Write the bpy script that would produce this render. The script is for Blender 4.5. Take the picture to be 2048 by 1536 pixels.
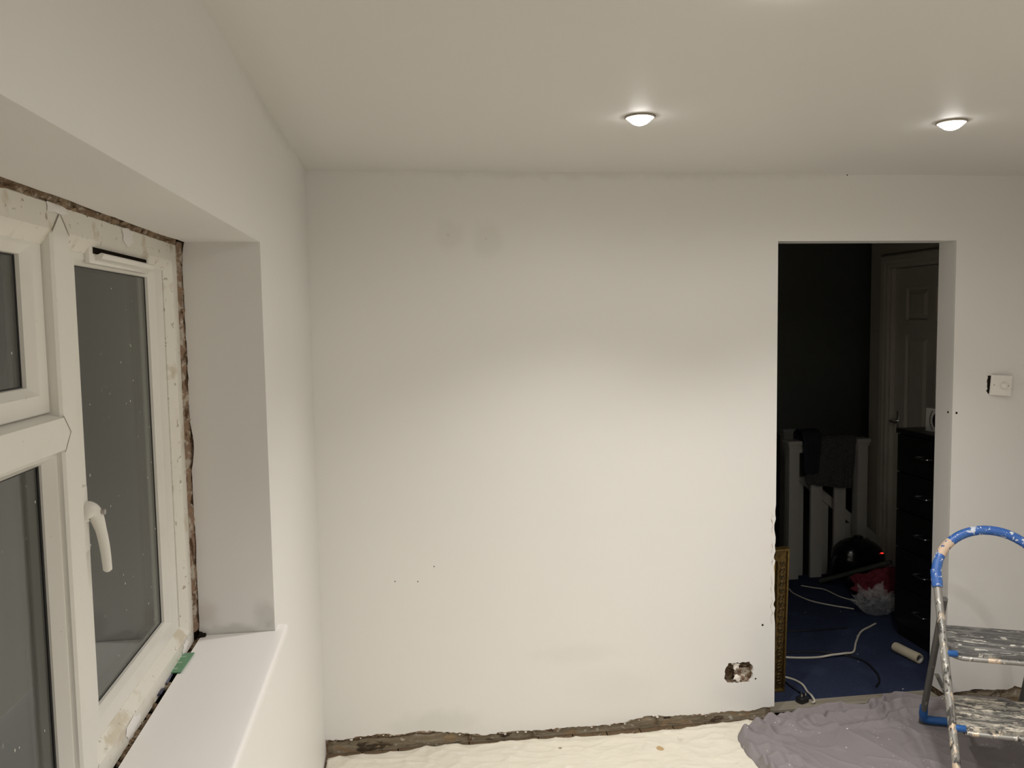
import bpy, bmesh, math, random
import numpy as np
from mathutils import Vector, Matrix
from mathutils.geometry import tessellate_polygon
from mathutils import noise as mnoise

for o in list(bpy.data.objects): bpy.data.objects.remove(o)
SC = bpy.context.scene
COL = SC.collection
random.seed(7)

# ------------------------------------------------------------------ camera
CAM_H = 1.8008
PITCH, YAW, ROLL = 0.0773, 0.1332, -0.0162
fwd = Vector((math.sin(YAW)*math.cos(PITCH), math.cos(YAW)*math.cos(PITCH), -math.sin(PITCH)))
r0 = Vector((math.cos(YAW), -math.sin(YAW), 0)); u0 = r0.cross(fwd)
rt = math.cos(ROLL)*r0 + math.sin(ROLL)*u0
up = -math.sin(ROLL)*r0 + math.cos(ROLL)*u0
cd = bpy.data.cameras.new('camera'); cam = bpy.data.objects.new('camera', cd); COL.objects.link(cam)
m = Matrix.Identity(4)
for i, v in enumerate((rt, up, -fwd)):
    for j in range(3): m[j][i] = v[j]
m[0][3], m[1][3], m[2][3] = 0, 0, CAM_H
cam.matrix_world = m
cd.sensor_fit = 'HORIZONTAL'; cd.sensor_width = 36; cd.lens = 1666.4/2048*36
cd.clip_start = .02
SC.camera = cam

# ------------------------------------------------------------------ world (night outside) and exposure
w = bpy.data.worlds.new('night'); SC.world = w; w.use_nodes = True
w.node_tree.nodes['Background'].inputs[0].default_value = (.45, .5, .6, 1)
w.node_tree.nodes['Background'].inputs[1].default_value = .002
SC.view_settings.view_transform = 'Standard'; SC.view_settings.look = 'None'
SC.view_settings.gamma = 1; SC.view_settings.use_curve_mapping = False
SC.view_settings.exposure = 0.0
LAMP_W = 45.0                      # each downlight's beam
SPILL_W = 3.4                      # the wide spill of its frosted lens
LAMP_COL = (1.0, .965, .925)
LENS_E = 20.0                      # its glowing lens

# ------------------------------------------------------------------ room numbers
XL, XR, YB, YF, ZC = -.349, 3.0, 3.4205, -1.3, 2.4   # left, right, back wall, wall behind camera, ceiling
T = .118                                              # back wall thickness
DX0, DX1, DZ = 1.619, 2.450, 2.117                    # doorway
WZ0, WZ1, WY0, WY1 = .985, 2.010, -.06, 2.230         # window opening
WX = -.551                                            # window frame face

# ------------------------------------------------------------------ helpers
def mesh_obj(name, verts, faces, mat=None, parent=None, smooth=False):
    me = bpy.data.meshes.new(name)
    me.from_pydata([tuple(v) for v in verts], [], [tuple(f) for f in faces]); me.update()
    return link(name, me, mat, parent, smooth)
def link(name, me, mat=None, parent=None, smooth=False):
    o = bpy.data.objects.new(name, me); COL.objects.link(o)
    if mat: me.materials.append(mat)
    if parent: o.parent = parent
    if smooth:
        me.polygons.foreach_set('use_smooth', [True]*len(me.polygons))
    return o
def bm_obj(name, bm, mat=None, parent=None, smooth=False):
    bmesh.ops.recalc_face_normals(bm, faces=bm.faces)
    me = bpy.data.meshes.new(name); bm.to_mesh(me); bm.free()
    o = link(name, me, mat, parent, smooth)
    if smooth: autosmooth(o)
    return o
def autosmooth(o, ang=40):
    me = o.data
    bm = bmesh.new(); bm.from_mesh(me)
    for e in bm.edges:
        if len(e.link_faces) == 2 and e.calc_face_angle(0) > math.radians(ang): e.smooth = False
    bm.to_mesh(me); bm.free()
def tag(o, label=None, cat=None, group=None, kind=None):
    if label: o['label'] = label
    if cat: o['category'] = cat
    if group: o['group'] = group
    if kind: o['kind'] = kind
    return o
def empty(name, loc=(0,0,0), rz=0, label=None, cat=None, group=None, kind=None):
    o = bpy.data.objects.new(name, None); COL.objects.link(o)
    o.location = loc; o.rotation_euler = (0,0,rz); o.empty_display_size = .05
    return tag(o, label, cat, group, kind)
def add_box(bm, x0, x1, y0, y1, z0, z1, bev=0, seg=2):
    b = bmesh.new()
    vs = [b.verts.new((x, y, z)) for x in (x0, x1) for y in (y0, y1) for z in (z0, z1)]
    for f in ((0,1,3,2),(4,6,7,5),(0,4,5,1),(2,3,7,6),(0,2,6,4),(1,5,7,3)): b.faces.new([vs[i] for i in f])
    if bev: bmesh.ops.bevel(b, geom=list(b.edges), offset=bev, segments=seg, profile=.6, affect='EDGES')
    me = bpy.data.meshes.new('t'); b.to_mesh(me); b.free(); bm.from_mesh(me); bpy.data.meshes.remove(me)
def box(name, x0, x1, y0, y1, z0, z1, mat=None, parent=None, bev=0, seg=2, smooth=None):
    bm = bmesh.new(); add_box(bm, min(x0,x1), max(x0,x1), min(y0,y1), max(y0,y1), min(z0,z1), max(z0,z1), bev, seg)
    return bm_obj(name, bm, mat, parent, bool(bev) if smooth is None else smooth)
def smooth_path(pts, n=8):
    """Catmull-Rom through pts"""
    P = [Vector(p) for p in pts]
    if len(P) < 3: return P
    Q = [P[0]*2-P[1]] + P + [P[-1]*2-P[-2]]
    out = []
    for i in range(1, len(Q)-2):
        a, b, c, d = Q[i-1], Q[i], Q[i+1], Q[i+2]
        for k in range(n):
            t = k/n
            out.append(.5*((2*b)+(c-a)*t+(2*a-5*b+4*c-d)*t*t+(3*b-a-3*c+d)*t**3))
    out.append(P[-1]); return out
def add_tube(bm, pts, r, seg=12, cap=True, sx=1.0):
    """sweep a circle along pts; r is a number or a list"""
    P = [Vector(p) for p in pts]; n = len(P)
    rs = r if isinstance(r, (list, tuple)) else [r]*n
    tan = [((P[min(i+1,n-1)]-P[max(i-1,0)]).normalized()) for i in range(n)]
    ref = Vector((0,0,1)) if abs(tan[0].z) < .9 else Vector((1,0,0))
    nrm = (ref - tan[0]*ref.dot(tan[0])).normalized()
    rings = []
    for i in range(n):
        nrm = (nrm - tan[i]*nrm.dot(tan[i])).normalized(); bn = tan[i].cross(nrm)
        rings.append([bm.verts.new(P[i] + rs[i]*(math.cos(2*math.pi*k/seg)*nrm*sx + math.sin(2*math.pi*k/seg)*bn)) for k in range(seg)])
    for i in range(n-1):
        for k in range(seg):
            bm.faces.new((rings[i][k], rings[i][(k+1)%seg], rings[i+1][(k+1)%seg], rings[i+1][k]))
    if cap:
        bm.faces.new(rings[0][::-1]); bm.faces.new(rings[-1])
def tube(name, pts, r, mat=None, parent=None, seg=12, sx=1.0):
    bm = bmesh.new(); add_tube(bm, pts, r, seg, True, sx)
    return bm_obj(name, bm, mat, parent, True)
def add_lathe(bm, prof, loc=(0,0,0), axis='z', seg=32):
    """prof: list of (radius, height)"""
    rings = []
    for r, h in prof:
        ring = []
        for k in range(seg):
            a = 2*math.pi*k/seg; c, s = r*math.cos(a), r*math.sin(a)
            v = (c, s, h) if axis == 'z' else ((h, c, s) if axis == 'x' else (c, h, s))
            ring.append(bm.verts.new(Vector(v)+Vector(loc)))
        rings.append(ring)
    for i in range(len(rings)-1):
        for k in range(seg): bm.faces.new((rings[i][k], rings[i][(k+1)%seg], rings[i+1][(k+1)%seg], rings[i+1][k]))
    if prof[0][0] > 1e-6: bm.faces.new(rings[0][::-1])
    if prof[-1][0] > 1e-6: bm.faces.new(rings[-1])
    bmesh.ops.remove_doubles(bm, verts=bm.verts, dist=1e-6)
def lathe(name, prof, loc=(0,0,0), axis='z', mat=None, parent=None, seg=32):
    bm = bmesh.new(); add_lathe(bm, prof, loc, axis, seg)
    return bm_obj(name, bm, mat, parent, True)
def slab(name, loops, to3d, thick, mat=None, parent=None, back=None):
    """a plate: 2-D outline loops (outer first, then holes) given depth along `thick`;
    back(loop, i) may return an extra offset for the rear rim"""
    V, F = [], []
    tri = tessellate_polygon([[Vector((a, b, 0)) for a, b in l] for l in loops])
    flat = [(li, i) for li, l in enumerate(loops) for i in range(len(l))]
    front = [Vector(to3d(*loops[li][i])) for li, i in flat]
    th = Vector(thick)
    rear = [front[k] + th + (Vector(back(li, i)) if back else Vector()) for k, (li, i) in enumerate(flat)]
    n = len(front); V = front + rear
    for t in tri:
        F.append(tuple(t)); F.append(tuple(n+i for i in t[::-1]))
    base = 0
    for l in loops:
        k = len(l)
        for i in range(k):
            j = (i+1) % k
            F.append((base+i, base+j, n+base+j, n+base+i))
        base += k
    me = bpy.data.meshes.new(name); me.from_pydata([tuple(v) for v in V], [], F); me.update()
    bm = bmesh.new(); bm.from_mesh(me); bmesh.ops.recalc_face_normals(bm, faces=bm.faces); bm.to_mesh(me); bm.free()
    return link(name, me, mat, parent)
def rag(p, q, step, amp, rnd=random):
    """points from p towards q (p included, q not) with sideways jitter"""
    L = math.hypot(q[0]-p[0], q[1]-p[1]); n = max(1, int(L/step))
    nx, ny = -(q[1]-p[1])/L, (q[0]-p[0])/L
    out = []
    for i in range(n):
        t = (i + (rnd.uniform(-.3,.3) if i else 0))/n; a = rnd.uniform(-amp, amp) if i else 0
        out.append((p[0]+(q[0]-p[0])*t+nx*a, p[1]+(q[1]-p[1])*t+ny*a))
    return out
def interp(x, pts):
    return float(np.interp(x, [p[0] for p in pts], [p[1] for p in pts]))
def copy_tree(o, parent=None):
    c = o.copy(); COL.objects.link(c); c.parent = parent
    for ch in [k for k in o.children]: copy_tree(ch, c)
    return c

# ------------------------------------------------------------------ materials
class NT:
    def __init__(s, name, color=(.8,.8,.8), rough=.6, metal=0, spec=.5):
        s.m = bpy.data.materials.new(name); s.m.use_nodes = True
        s.t = s.m.node_tree; s.b = s.t.nodes['Principled BSDF']
        s.b.inputs['Base Color'].default_value = (*color, 1); s.b.inputs['Roughness'].default_value = rough
        s.b.inputs['Metallic'].default_value = metal; s.b.inputs['Specular IOR Level'].default_value = spec
        s.tc = s.t.nodes.new('ShaderNodeTexCoord'); s.col = None; s.base = (*color, 1)
    def n(s, typ, **kw):
        x = s.t.nodes.new(typ)
        for k, v in kw.items():
            if k in x.inputs: x.inputs[k].default_value = v
            else: setattr(x, k, v)
        return x
    def l(s, a, b): s.t.links.new(a, b)
    def coord(s, scale=(1,1,1), rot=(0,0,0)):
        mp = s.n('ShaderNodeMapping'); mp.inputs['Scale'].default_value = scale; mp.inputs['Rotation'].default_value = rot
        s.l(s.tc.outputs['Object'], mp.inputs[0]); return mp.outputs[0]
    def noise(s, scale=5, detail=4, rough=.55, sc=(1,1,1), rot=(0,0,0), dist=0):
        x = s.n('ShaderNodeTexNoise'); x.inputs['Scale'].default_value = scale; x.inputs['Detail'].default_value = detail
        x.inputs['Roughness'].default_value = rough; x.inputs['Distortion'].default_value = dist
        s.l(s.coord(sc, rot), x.inputs['Vector']); return x.outputs['Fac']
    def voro(s, scale=5, sc=(1,1,1), feature='F1', rnd=1, warp=0):
        x = s.n('ShaderNodeTexVoronoi'); x.feature = feature; x.inputs['Scale'].default_value = scale; x.inputs['Randomness'].default_value = rnd
        c = s.coord(sc)
        if warp:
            nz = s.n('ShaderNodeTexNoise'); nz.inputs['Scale'].default_value = scale*2.2; nz.inputs['Detail'].default_value = 3; s.l(c, nz.inputs['Vector'])
            ad = s.n('ShaderNodeVectorMath'); ad.operation = 'MULTIPLY_ADD'; ad.inputs[1].default_value = (warp/scale,)*3
            s.l(nz.outputs['Color'], ad.inputs[0]); s.l(c, ad.inputs[2]); c = ad.outputs[0]
        s.l(c, x.inputs['Vector']); return x.outputs['Distance']
    def rng(s, f, a, b, c=0, d=1, smooth=True):
        x = s.n('ShaderNodeMapRange'); x.interpolation_type = 'SMOOTHSTEP' if smooth else 'LINEAR'
        s.l(f, x.inputs[0])
        for i, v in enumerate((a, b, c, d)): x.inputs[i+1].default_value = v
        return x.outputs[0]
    def math(s, op, a, b=None):
        x = s.n('ShaderNodeMath'); x.operation = op
        for i, v in enumerate((a, b)):
            if v is None: continue
            if isinstance(v, (int, float)): x.inputs[i].default_value = v
            else: s.l(v, x.inputs[i])
        return x.outputs[0]
    def mix(s, fac, color):
        """lay color over what is there, by fac"""
        x = s.n('ShaderNodeMix'); x.data_type = 'RGBA'
        if isinstance(fac, (int, float)): x.inputs[0].default_value = fac
        else: s.l(fac, x.inputs[0])
        if s.col is None: x.inputs[6].default_value = s.base
        else: s.l(s.col, x.inputs[6])
        if isinstance(color, tuple): x.inputs[7].default_value = (*color, 1)
        else: s.l(color, x.inputs[7])
        s.col = x.outputs[2]; s.l(s.col, s.b.inputs['Base Color']); return s
    def bump(s, f, strength=.3, dist=.002):
        x = s.n('ShaderNodeBump'); x.inputs['Strength'].default_value = strength; x.inputs['Distance'].default_value = dist
        s.l(f, x.inputs['Height'])
        if s.b.inputs['Normal'].is_linked: s.l(s.b.inputs['Normal'].links[0].from_socket, x.inputs['Normal'])
        s.l(x.outputs[0], s.b.inputs['Normal']); return s
    def spot(s, loc, r0, r1, sc=(1,1,1), wob=.0, wscale=20):
        """soft round mask round loc (object space)"""
        sub = s.n('ShaderNodeVectorMath'); sub.operation = 'SUBTRACT'; sub.inputs[1].default_value = loc
        s.l(s.tc.outputs['Object'], sub.inputs[0])
        mul = s.n('ShaderNodeVectorMath'); mul.operation = 'MULTIPLY'; mul.inputs[1].default_value = sc; s.l(sub.outputs[0], mul.inputs[0])
        ln = s.n('ShaderNodeVectorMath'); ln.operation = 'LENGTH'; s.l(mul.outputs[0], ln.inputs[0])
        d = ln.outputs['Value']
        if wob: d = s.math('ADD', d, s.math('MULTIPLY', s.math('SUBTRACT', s.noise(wscale, 3), .5), wob))
        return s.rng(d, r0, r1, 1, 0)
    def rough(s, f): s.l(f, s.b.inputs['Roughness']); return s

def paint(name, col, stains=()):
    k = NT(name, col, .55, spec=.35)
    k.mix(k.math('MULTIPLY', k.rng(k.noise(1.3, 3), .4, .7), .12), tuple(c*.9 for c in col))
    k.mix(k.math('MULTIPLY', k.rng(k.noise(4, 4), .52, .75), .10), (col[0]*.93, col[1]*.96, col[2]*1.0))
    for loc, r0, r1, sc, a, c in stains:
        k.mix(k.math('MULTIPLY', k.spot(loc, r0, r1, sc, .06, 14), a), c)
    k.bump(k.noise(260, 2), .08, .001); k.bump(k.noise(9, 3), .12, .004)
    return k.m
WHITE = (.80, .787, .757)
GREY = (.52, .52, .50)
M = {}
M['wall'] = paint('wall_paint', WHITE, [
    ((.214, YB, 2.147), .03, .075, (1,1,1), .16, (.55,.53,.44)), ((.365, YB, 2.125), .03, .085, (1,1,.8), .18, (.55,.53,.44)),
    ((.36, YB, 2.13), .002, .006, (1,1,1), .25, (.4,.38,.32)), ((.21, YB, 2.147), .002, .005, (1,1,1), .2, (.4,.38,.32)),
    ((1.60, YB, .30), .05, .22, (1.2,1,.6), .28, (.60,.62,.61)), ((1.45, YB, .12), .02, .12, (.5,1,1), .25, (.62,.63,.61)),
    ((.12, YB, .10), .02, .08, (.3,1,1), .35, (.60,.60,.56)), ((.72, YB, .36), .02, .10, (.35,1,1.6), .14, (.62,.56,.48)),
    ((.9, YB, .20), .02, .12, (.4,1,1), .14, (.60,.60,.56)), ((XL, 3.1, .8), .05, .3, (1,.7,.5), .10, (.66,.65,.6)),
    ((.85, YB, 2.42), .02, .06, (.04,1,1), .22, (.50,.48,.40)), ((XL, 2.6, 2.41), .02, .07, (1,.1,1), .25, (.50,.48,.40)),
])
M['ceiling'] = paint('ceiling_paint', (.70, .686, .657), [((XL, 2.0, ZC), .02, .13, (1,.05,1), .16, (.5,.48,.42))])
M['reveal'] = paint('reveal_paint', (.77, .755, .73), [
    ((-.37, WY1, 1.03), .01, .05, (1,1,1), .4, (.45,.44,.42)), ((-.52, WY1, 1.04), .01, .05, (1,1,1), .35, (.50,.44,.38)),
    ((-.44, WY1, .99), .004, .03, (.25,1,1), .45, (.42,.41,.38))])
M['sill'] = paint('sill_paint', (.86, .835, .81))

k = NT('old_mortar', (.20, .135, .085), .95, spec=.1)
k.mix(k.rng(k.noise(35, 5, .6), .45, .62), (.33, .25, .165)); k.mix(k.math('MULTIPLY', k.rng(k.noise(60, 4), .56, .66), .7), (.50, .44, .36))
k.mix(k.rng(k.noise(22, 4), .6, .68), (.075, .055, .035)); k.bump(k.noise(90, 5, .7), .9, .008); M['mortar'] = k.m
k = NT('pink_plaster', (.34, .235, .165), .95, spec=.1)
k.mix(k.rng(k.noise(50, 5), .48, .6), (.56, .50, .42)); k.mix(k.rng(k.noise(38, 4, sc=(1,1,.5)), .54, .62), (.13, .08, .05))
k.bump(k.noise(120, 5, .7), .9, .006); M['pink'] = k.m
k = NT('dark_void', (.02, .016, .012), 1, spec=0); M['void'] = k.m
k = NT('old_timber', (.215, .175, .12), .85, spec=.2)
k.mix(k.rng(k.noise(8, 5, .65, (.3,4,4)), .4, .65), (.32, .275, .205)); k.mix(k.rng(k.noise(40, 4), .58, .68), (.47, .43, .36))
k.mix(k.rng(k.noise(11, 5, .65, (.6,1,1.6)), .55, .62), (.075, .055, .036)); k.mix(k.rng(k.noise(19, 5, .65, (.5,1,1)), .58, .64), (.30, .215, .13)); k.bump(k.noise(30, 5, .7, (.4,2,2)), .9, .008); M['timber'] = k.m
k = NT('threshold_wood', (.30, .27, .215), .7)
k.mix(k.rng(k.noise(6, 5, .6, (.4,6,6)), .4, .7), (.22, .19, .14)); M['threshold'] = k.m
k = NT('floorboards', (.17, .115, .065), .8)
k.mix(k.rng(k.noise(4, 5, .6, (6,.5,1)), .4, .7), (.10, .065, .035)); k.mix(k.rng(k.noise(30, 4), .62, .7), (.45, .41, .34))
k.bump(k.noise(40, 4), .4, .003); M['boards'] = k.m

# pvc window frame
k = NT('white_pvc', (.80, .78, .72), .28)
k.mix(k.math('MULTIPLY', k.rng(k.noise(7, 4), .55, .75), .25), (.66, .61, .50)); k.mix(k.math('MULTIPLY', k.rng(k.noise(110, 3), .72, .78), .6), (.38, .33, .26))
M['pvc'] = k.m
k = NT('grubby_pvc', (.78, .755, .68), .35)
k.mix(k.rng(k.noise(14, 5), .55, .68), (.62, .56, .44)); k.mix(k.math('MULTIPLY', k.rng(k.noise(60, 4), .63, .70), .8), (.32, .26, .19))
k.bump(k.noise(40, 4), .3, .003); M['pvc_dirty'] = k.m
M['handle'] = NT('handle_white', (.80, .78, .72), .25).m
M['gasket'] = NT('black_gasket', (.01, .01, .01), .6).m
M['spacer'] = NT('pane_spacer', (.42, .43, .42), .35, .6).m
# glass: clear, with flecks of paint on it
k = NT('window_glass', (.40, .45, .42), 0.0)
k.b.inputs['Transmission Weight'].default_value = 1; k.b.inputs['IOR'].default_value = 1.5
M['glass'] = k.m
k = NT('window_glass_flecked', (.40, .45, .42), 0.0)
k.b.inputs['Transmission Weight'].default_value = 1; k.b.inputs['IOR'].default_value = 1.5
df = k.n('ShaderNodeBsdfDiffuse'); df.inputs[0].default_value = (.75, .73, .68, 1)
ms = k.n('ShaderNodeMixShader')
v1 = k.rng(k.voro(13, (1,1,.5)), .025, .04, 1, 0); v2 = k.rng(k.voro(43, (1,1,.6)), .05, .08, 1, 0)
sel = k.rng(k.noise(5, 2), .5, .56); 
k.l(k.math('MINIMUM', k.math('ADD', v1, k.math('MULTIPLY', v2, k.rng(k.noise(11, 1), .52, .56))), 1.0), ms.inputs[0])
k.l(k.b.outputs[0], ms.inputs[1]); k.l(df.outputs[0], ms.inputs[2]); k.l(ms.outputs[0], k.t.nodes['Material Output'].inputs[0])
M['glass_flecked'] = k.m
M['green'] = NT('green_plastic', (.10, .26, .14), .4).m
M['green_print'] = NT('pale_green_print', (.35, .50, .36), .5).m
M['blue_plastic_dark'] = NT('dark_blue_plastic', (.012, .014, .055), .4).m
M['steelblue'] = NT('grey_blue_plastic', (.10, .105, .17), .45).m

# lamps
k = NT('lens_glow', (1,1,1), .3); k.b.inputs['Emission Color'].default_value = (*LAMP_COL, 1); k.b.inputs['Emission Strength'].default_value = LENS_E; M['lens'] = k.m
M['bezel'] = NT('brushed_bezel', (.42, .38, .32), .35, .8).m

# fabrics
k = NT('cream_cotton', (.76, .72, .615), .95, spec=.1)
k.mix(k.math('MULTIPLY', k.rng(k.noise(3, 4), .45, .7), .35), (.66, .62, .52)); k.mix(k.math('MULTIPLY', k.rng(k.noise(17, 4), .63, .70), .5), (.84, .82, .76))
k.mix(k.math('MULTIPLY', k.rng(k.noise(9, 4, dist=.4), .66, .70), .35), (.52, .46, .36)); k.mix(k.spot((1.03, 3.23, 0), .012, .02, (1,1.2,0), .01, 60), (.50, .36, .19))
k.mix(k.spot((.62, 3.30, 0), .006, .010, (1,1.2,0)), (.35, .30, .24))
k.bump(k.noise(420, 2), .15, .001); k.bump(k.noise(14, 5, .6, (1,1.6,1), (0,0,.5), .6), .5, .01); M['cream'] = k.m
k = NT('grey_jersey', (.265, .240, .247), .9, spec=.15)
k.mix(k.math('MULTIPLY', k.rng(k.noise(5, 4), .4, .7), .4), (.225, .204, .209))
k.mix(k.math('MULTIPLY', k.rng(k.noise(7, 4), .60, .66), .25), (.33, .31, .31))
k.mix(k.rng(k.voro(13, (1,1.3,0), warp=.5), .035, .055, 1, 0), (.80, .78, .74))
k.mix(k.math('MULTIPLY', k.rng(k.voro(47, (1.3,1,0)), .07, .12, 1, 0), k.rng(k.noise(6, 2), .5, .6)), (.72, .70, .67))
k.bump(k.noise(500, 2), .12, .001); k.bump(k.noise(16, 4, .55, (1,1,1), (0,0,0), .8), .25, .006); M['grey'] = k.m

# steps
k = NT('galvanised_steel', (.33, .32, .30), .42, .55)
k.mix(k.rng(k.noise(30, 5, .6, (1,1,.35)), .56, .62), (.09, .085, .08))
k.mix(k.rng(k.noise(24, 5, .6, (1,1,.3)), .585, .605), (.72, .58, .44)); k.mix(k.rng(k.voro(38, (1,1,.5), warp=1.5), .17, .25, 1, 0), (.70, .68, .62))
k.bump(k.noise(30, 4), .2, .002); M['steel'] = k.m
k = NT('dark_steel', (.16, .155, .145), .5, .5)
k.mix(k.rng(k.noise(24, 5, .6, (1,1,.3)), .58, .63), (.42, .38, .32)); M['dsteel'] = k.m
k = NT('splashed_tread', (.115, .112, .108), .6, .25)
k.mix(k.rng(k.noise(10, 5, .65, (.7,3.2,1), (0,0,.25)), .47, .60), (.26, .255, .24))
k.mix(k.rng(k.noise(9, 6, .7, (.8,3.0,1), (0,0,.2), .5), .57, .60), (.62, .60, .54))
k.mix(k.rng(k.voro(15, (.6,1.6,1), warp=1.6), .12, .18, 1, 0), (.78, .75, .68))
k.bump(k.noise(22, 5, .65, (1,2,1)), .5, .004); M['tread'] = k.m
k = NT('splashed_tread_pale', (.13, .125, .115), .65, .2)
k.mix(k.rng(k.noise(9, 6, .68, (1,3.5,1), (0,0,.2), .4), .45, .56), (.40, .375, .32))
k.mix(k.rng(k.noise(13, 6, .68, (1,3.2,1), (0,0,.15), .4), .53, .57), (.70, .64, .54))
k.mix(k.rng(k.noise(31, 5, .6, (1,2,1)), .58, .63), (.08, .08, .075))
k.bump(k.noise(22, 5, .65, (1,2,1)), .6, .004); M['tread2'] = k.m
k = NT('blue_plastic', (.035, .125, .42), .38)
k.mix(k.math('MULTIPLY', k.rng(k.noise(22, 4), .5, .62), .4), (.09, .20, .46))
k.mix(k.rng(k.voro(34, (1,1,1), warp=1.6), .15, .24, 1, 0), (.74, .76, .78)); k.mix(k.rng(k.noise(23, 6, .68, dist=.6), .57, .60), (.62, .66, .74))
M['blue'] = k.m
k = NT('beige_splash', (.66, .50, .37), .7); k.mix(k.rng(k.noise(60, 4), .58, .62), (.04, .10, .30)); M['beige'] = k.m
M['blue_clean'] = NT('blue_foot_plastic', (.018, .10, .32), .4).m

# landing
k = NT('blue_carpet', (.040, .050, .088), 1, spec=.05)
k.mix(k.rng(k.noise(320, 2), .4, .65), (.022, .030, .066)); k.mix(k.math('MULTIPLY', k.rng(k.noise(5, 4), .5, .7), .4), (.052, .070, .120))
k.mix(k.rng(k.voro(9, (1,1,0)), .03, .045, 1, 0), (.65, .65, .66)); k.bump(k.noise(350, 2), .6, .004); M['carpet'] = k.m
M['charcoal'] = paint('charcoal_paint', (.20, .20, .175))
k = NT('white_gloss', (.62, .58, .50), .35); k.mix(k.math('MULTIPLY', k.rng(k.noise(3, 3), .5, .75), .3), (.50, .45, .36)); M['gloss'] = k.m
k = NT('white_newel', (.50, .49, .45), .4); M['newel'] = k.m
k = NT('black_ash', (.006, .006, .006), .35); k.bump(k.noise(60, 3, .5, (1,1,.1)), .1, .001); M['black'] = k.m
M['chrome'] = NT('chrome', (.75, .74, .72), .15, 1).m
M['dull_chrome'] = NT('dull_chrome', (.42, .41, .40), .34, 1).m
M['black_plastic'] = NT('black_plastic', (.008, .008, .009), .18).m
M['rubber'] = NT('black_rubber', (.008, .008, .01), .5).m
M['white_cable'] = NT('white_flex', (.62, .58, .49), .45).m
k = NT('red_led', (.2,.0,.0), .3); k.b.inputs['Emission Color'].default_value = (1,.03,.02,1); k.b.inputs['Emission Strength'].default_value = 1.6; M['led'] = k.m
k = NT('red_cloth', (.20, .022, .035), .8); k.bump(k.noise(25, 4), .6, .008); M['red'] = k.m
k = NT('grey_wool', (.10, .10, .092), 1, spec=.05); k.mix(k.rng(k.noise(180, 3), .45, .6), (.055, .055, .05)); k.bump(k.noise(240, 2), .8, .004); M['wool'] = k.m
k = NT('navy_cloth', (.030, .030, .040), 1, spec=.05); k.bump(k.noise(30, 3), .5, .006); M['navy'] = k.m
k = NT('clear_film', (.8,.8,.8), .25); k.b.inputs['Alpha'].default_value = .13; k.b.inputs['Specular IOR Level'].default_value = .9; k.bump(k.noise(20, 5, .7), .8, .01); M['film'] = k.m
k = NT('roller_pile', (.62, .55, .41), 1, spec=.05); k.bump(k.noise(300, 2), .7, .003); M['pile'] = k.m
k = NT('antique_gold', (.20, .135, .045), .28, .75)
k.mix(k.rng(k.noise(60, 4), .5, .65), (.13, .085, .03)); k.bump(k.noise(90, 4), .4, .003); M['gold'] = k.m
k = NT('carved_gold', (.17, .12, .045), .45, .6); k.mix(k.rng(k.noise(45, 4), .45, .6), (.045, .032, .014)); k.bump(k.noise(70, 4), .7, .004); M['carved'] = k.m
M['bright_gold'] = NT('bright_gold', (.80, .60, .22), .22, .9).m
M['canvas'] = NT('dark_canvas', (.06, .05, .04), .8).m
M['card'] = NT('white_card', (.62, .60, .57), .6).m
M['ink'] = NT('black_ink', (.01, .01, .01), .6).m
M['switch'] = NT('switch_plastic', (.80, .775, .73), .3).m
M['screw'] = NT('screw_metal', (.45, .43, .40), .4, .7).m

# ------------------------------------------------------------------ floor, ceiling, plain walls
S = lambda o: tag(o, kind='structure')
fl = S(empty('floor'))
x = XL-.3
bw = .15
bmb = bmesh.new()
i = 0
first = None
while x < XR+.1:
    if first is None:
        first = box('floorboard', 0, bw-.004, YF-.1, YB+.03, -.022, 0, M['boards'], fl, .0015, 1, False); first.location.x = x
    else:
        c = first.copy(); COL.objects.link(c); c.parent = fl; c.location.x = x
    x += bw
box('subfloor', XL-.3, XR+.1, YF-.1, YB+T, -.06, -.022, M['void'], fl)
S(box('ceiling', XL-.3, XR+.12, YF-.12, YB+.02, ZC, ZC+.1, M['ceiling']))
S(box('wall_right', XR, XR+.1, YF-.1, YB, 0, ZC, M['wall']))
S(box('wall_rear', XL-.3, XR+.1, YF-.1, YF, 0, ZC, M['wall']))

# ------------------------------------------------------------------ back wall: plaster skin, masonry core, doorway, ragged foot, socket hole
PB = [(XL-.02,.070),(-.361,.070),(-.29,.063),(-.20,.072),(-.125,.075),(-.05,.066),(.02,.072),(.105,.069),(.17,.056),(.24,.05),(.30,.034),(.339,.036),(.45,.040),(.556,.035),(.70,.038),(.82,.034),(.932,.038),(.955,.048),(1.045,.058),(1.17,.049),(1.296,.046),(1.42,.052),(1.505,.043),(1.57,.056),(DX0,.055)]
rnd = random.Random(3)
outer = [(XL-.02, ZC)]
for a, b in zip(PB[:-1], PB[1:]): outer += rag(a, b, .012, .0035, rnd)
outer.append((DX0, .055))
edge = [(DX0, z) for z in (.2,.42)]
outer += edge
zz = .44
while zz < .95:                                   # chipped door edge
    outer.append((DX0 - abs(rnd.gauss(0, .003)) - (.004 if rnd.random() < .3 else 0), zz)); zz += rnd.uniform(.012, .03)
outer += [(DX0, .97), (DX0, DZ), (DX1, DZ), (DX1, .05)]
PR = [(DX1,.05),(2.485,.050),(2.55,.054),(2.60,.060),(2.68,.050),(2.76,.044),(2.80,.060),(2.86,.04),(XR+.05,.04)]
for a, b in zip(PR[:-1], PR[1:]): outer += rag(a, b, .014, .003, rnd)
outer += [(XR+.05, .04), (XR+.05, ZC)]
HC = (1.452, .222)
hole = []
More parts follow.
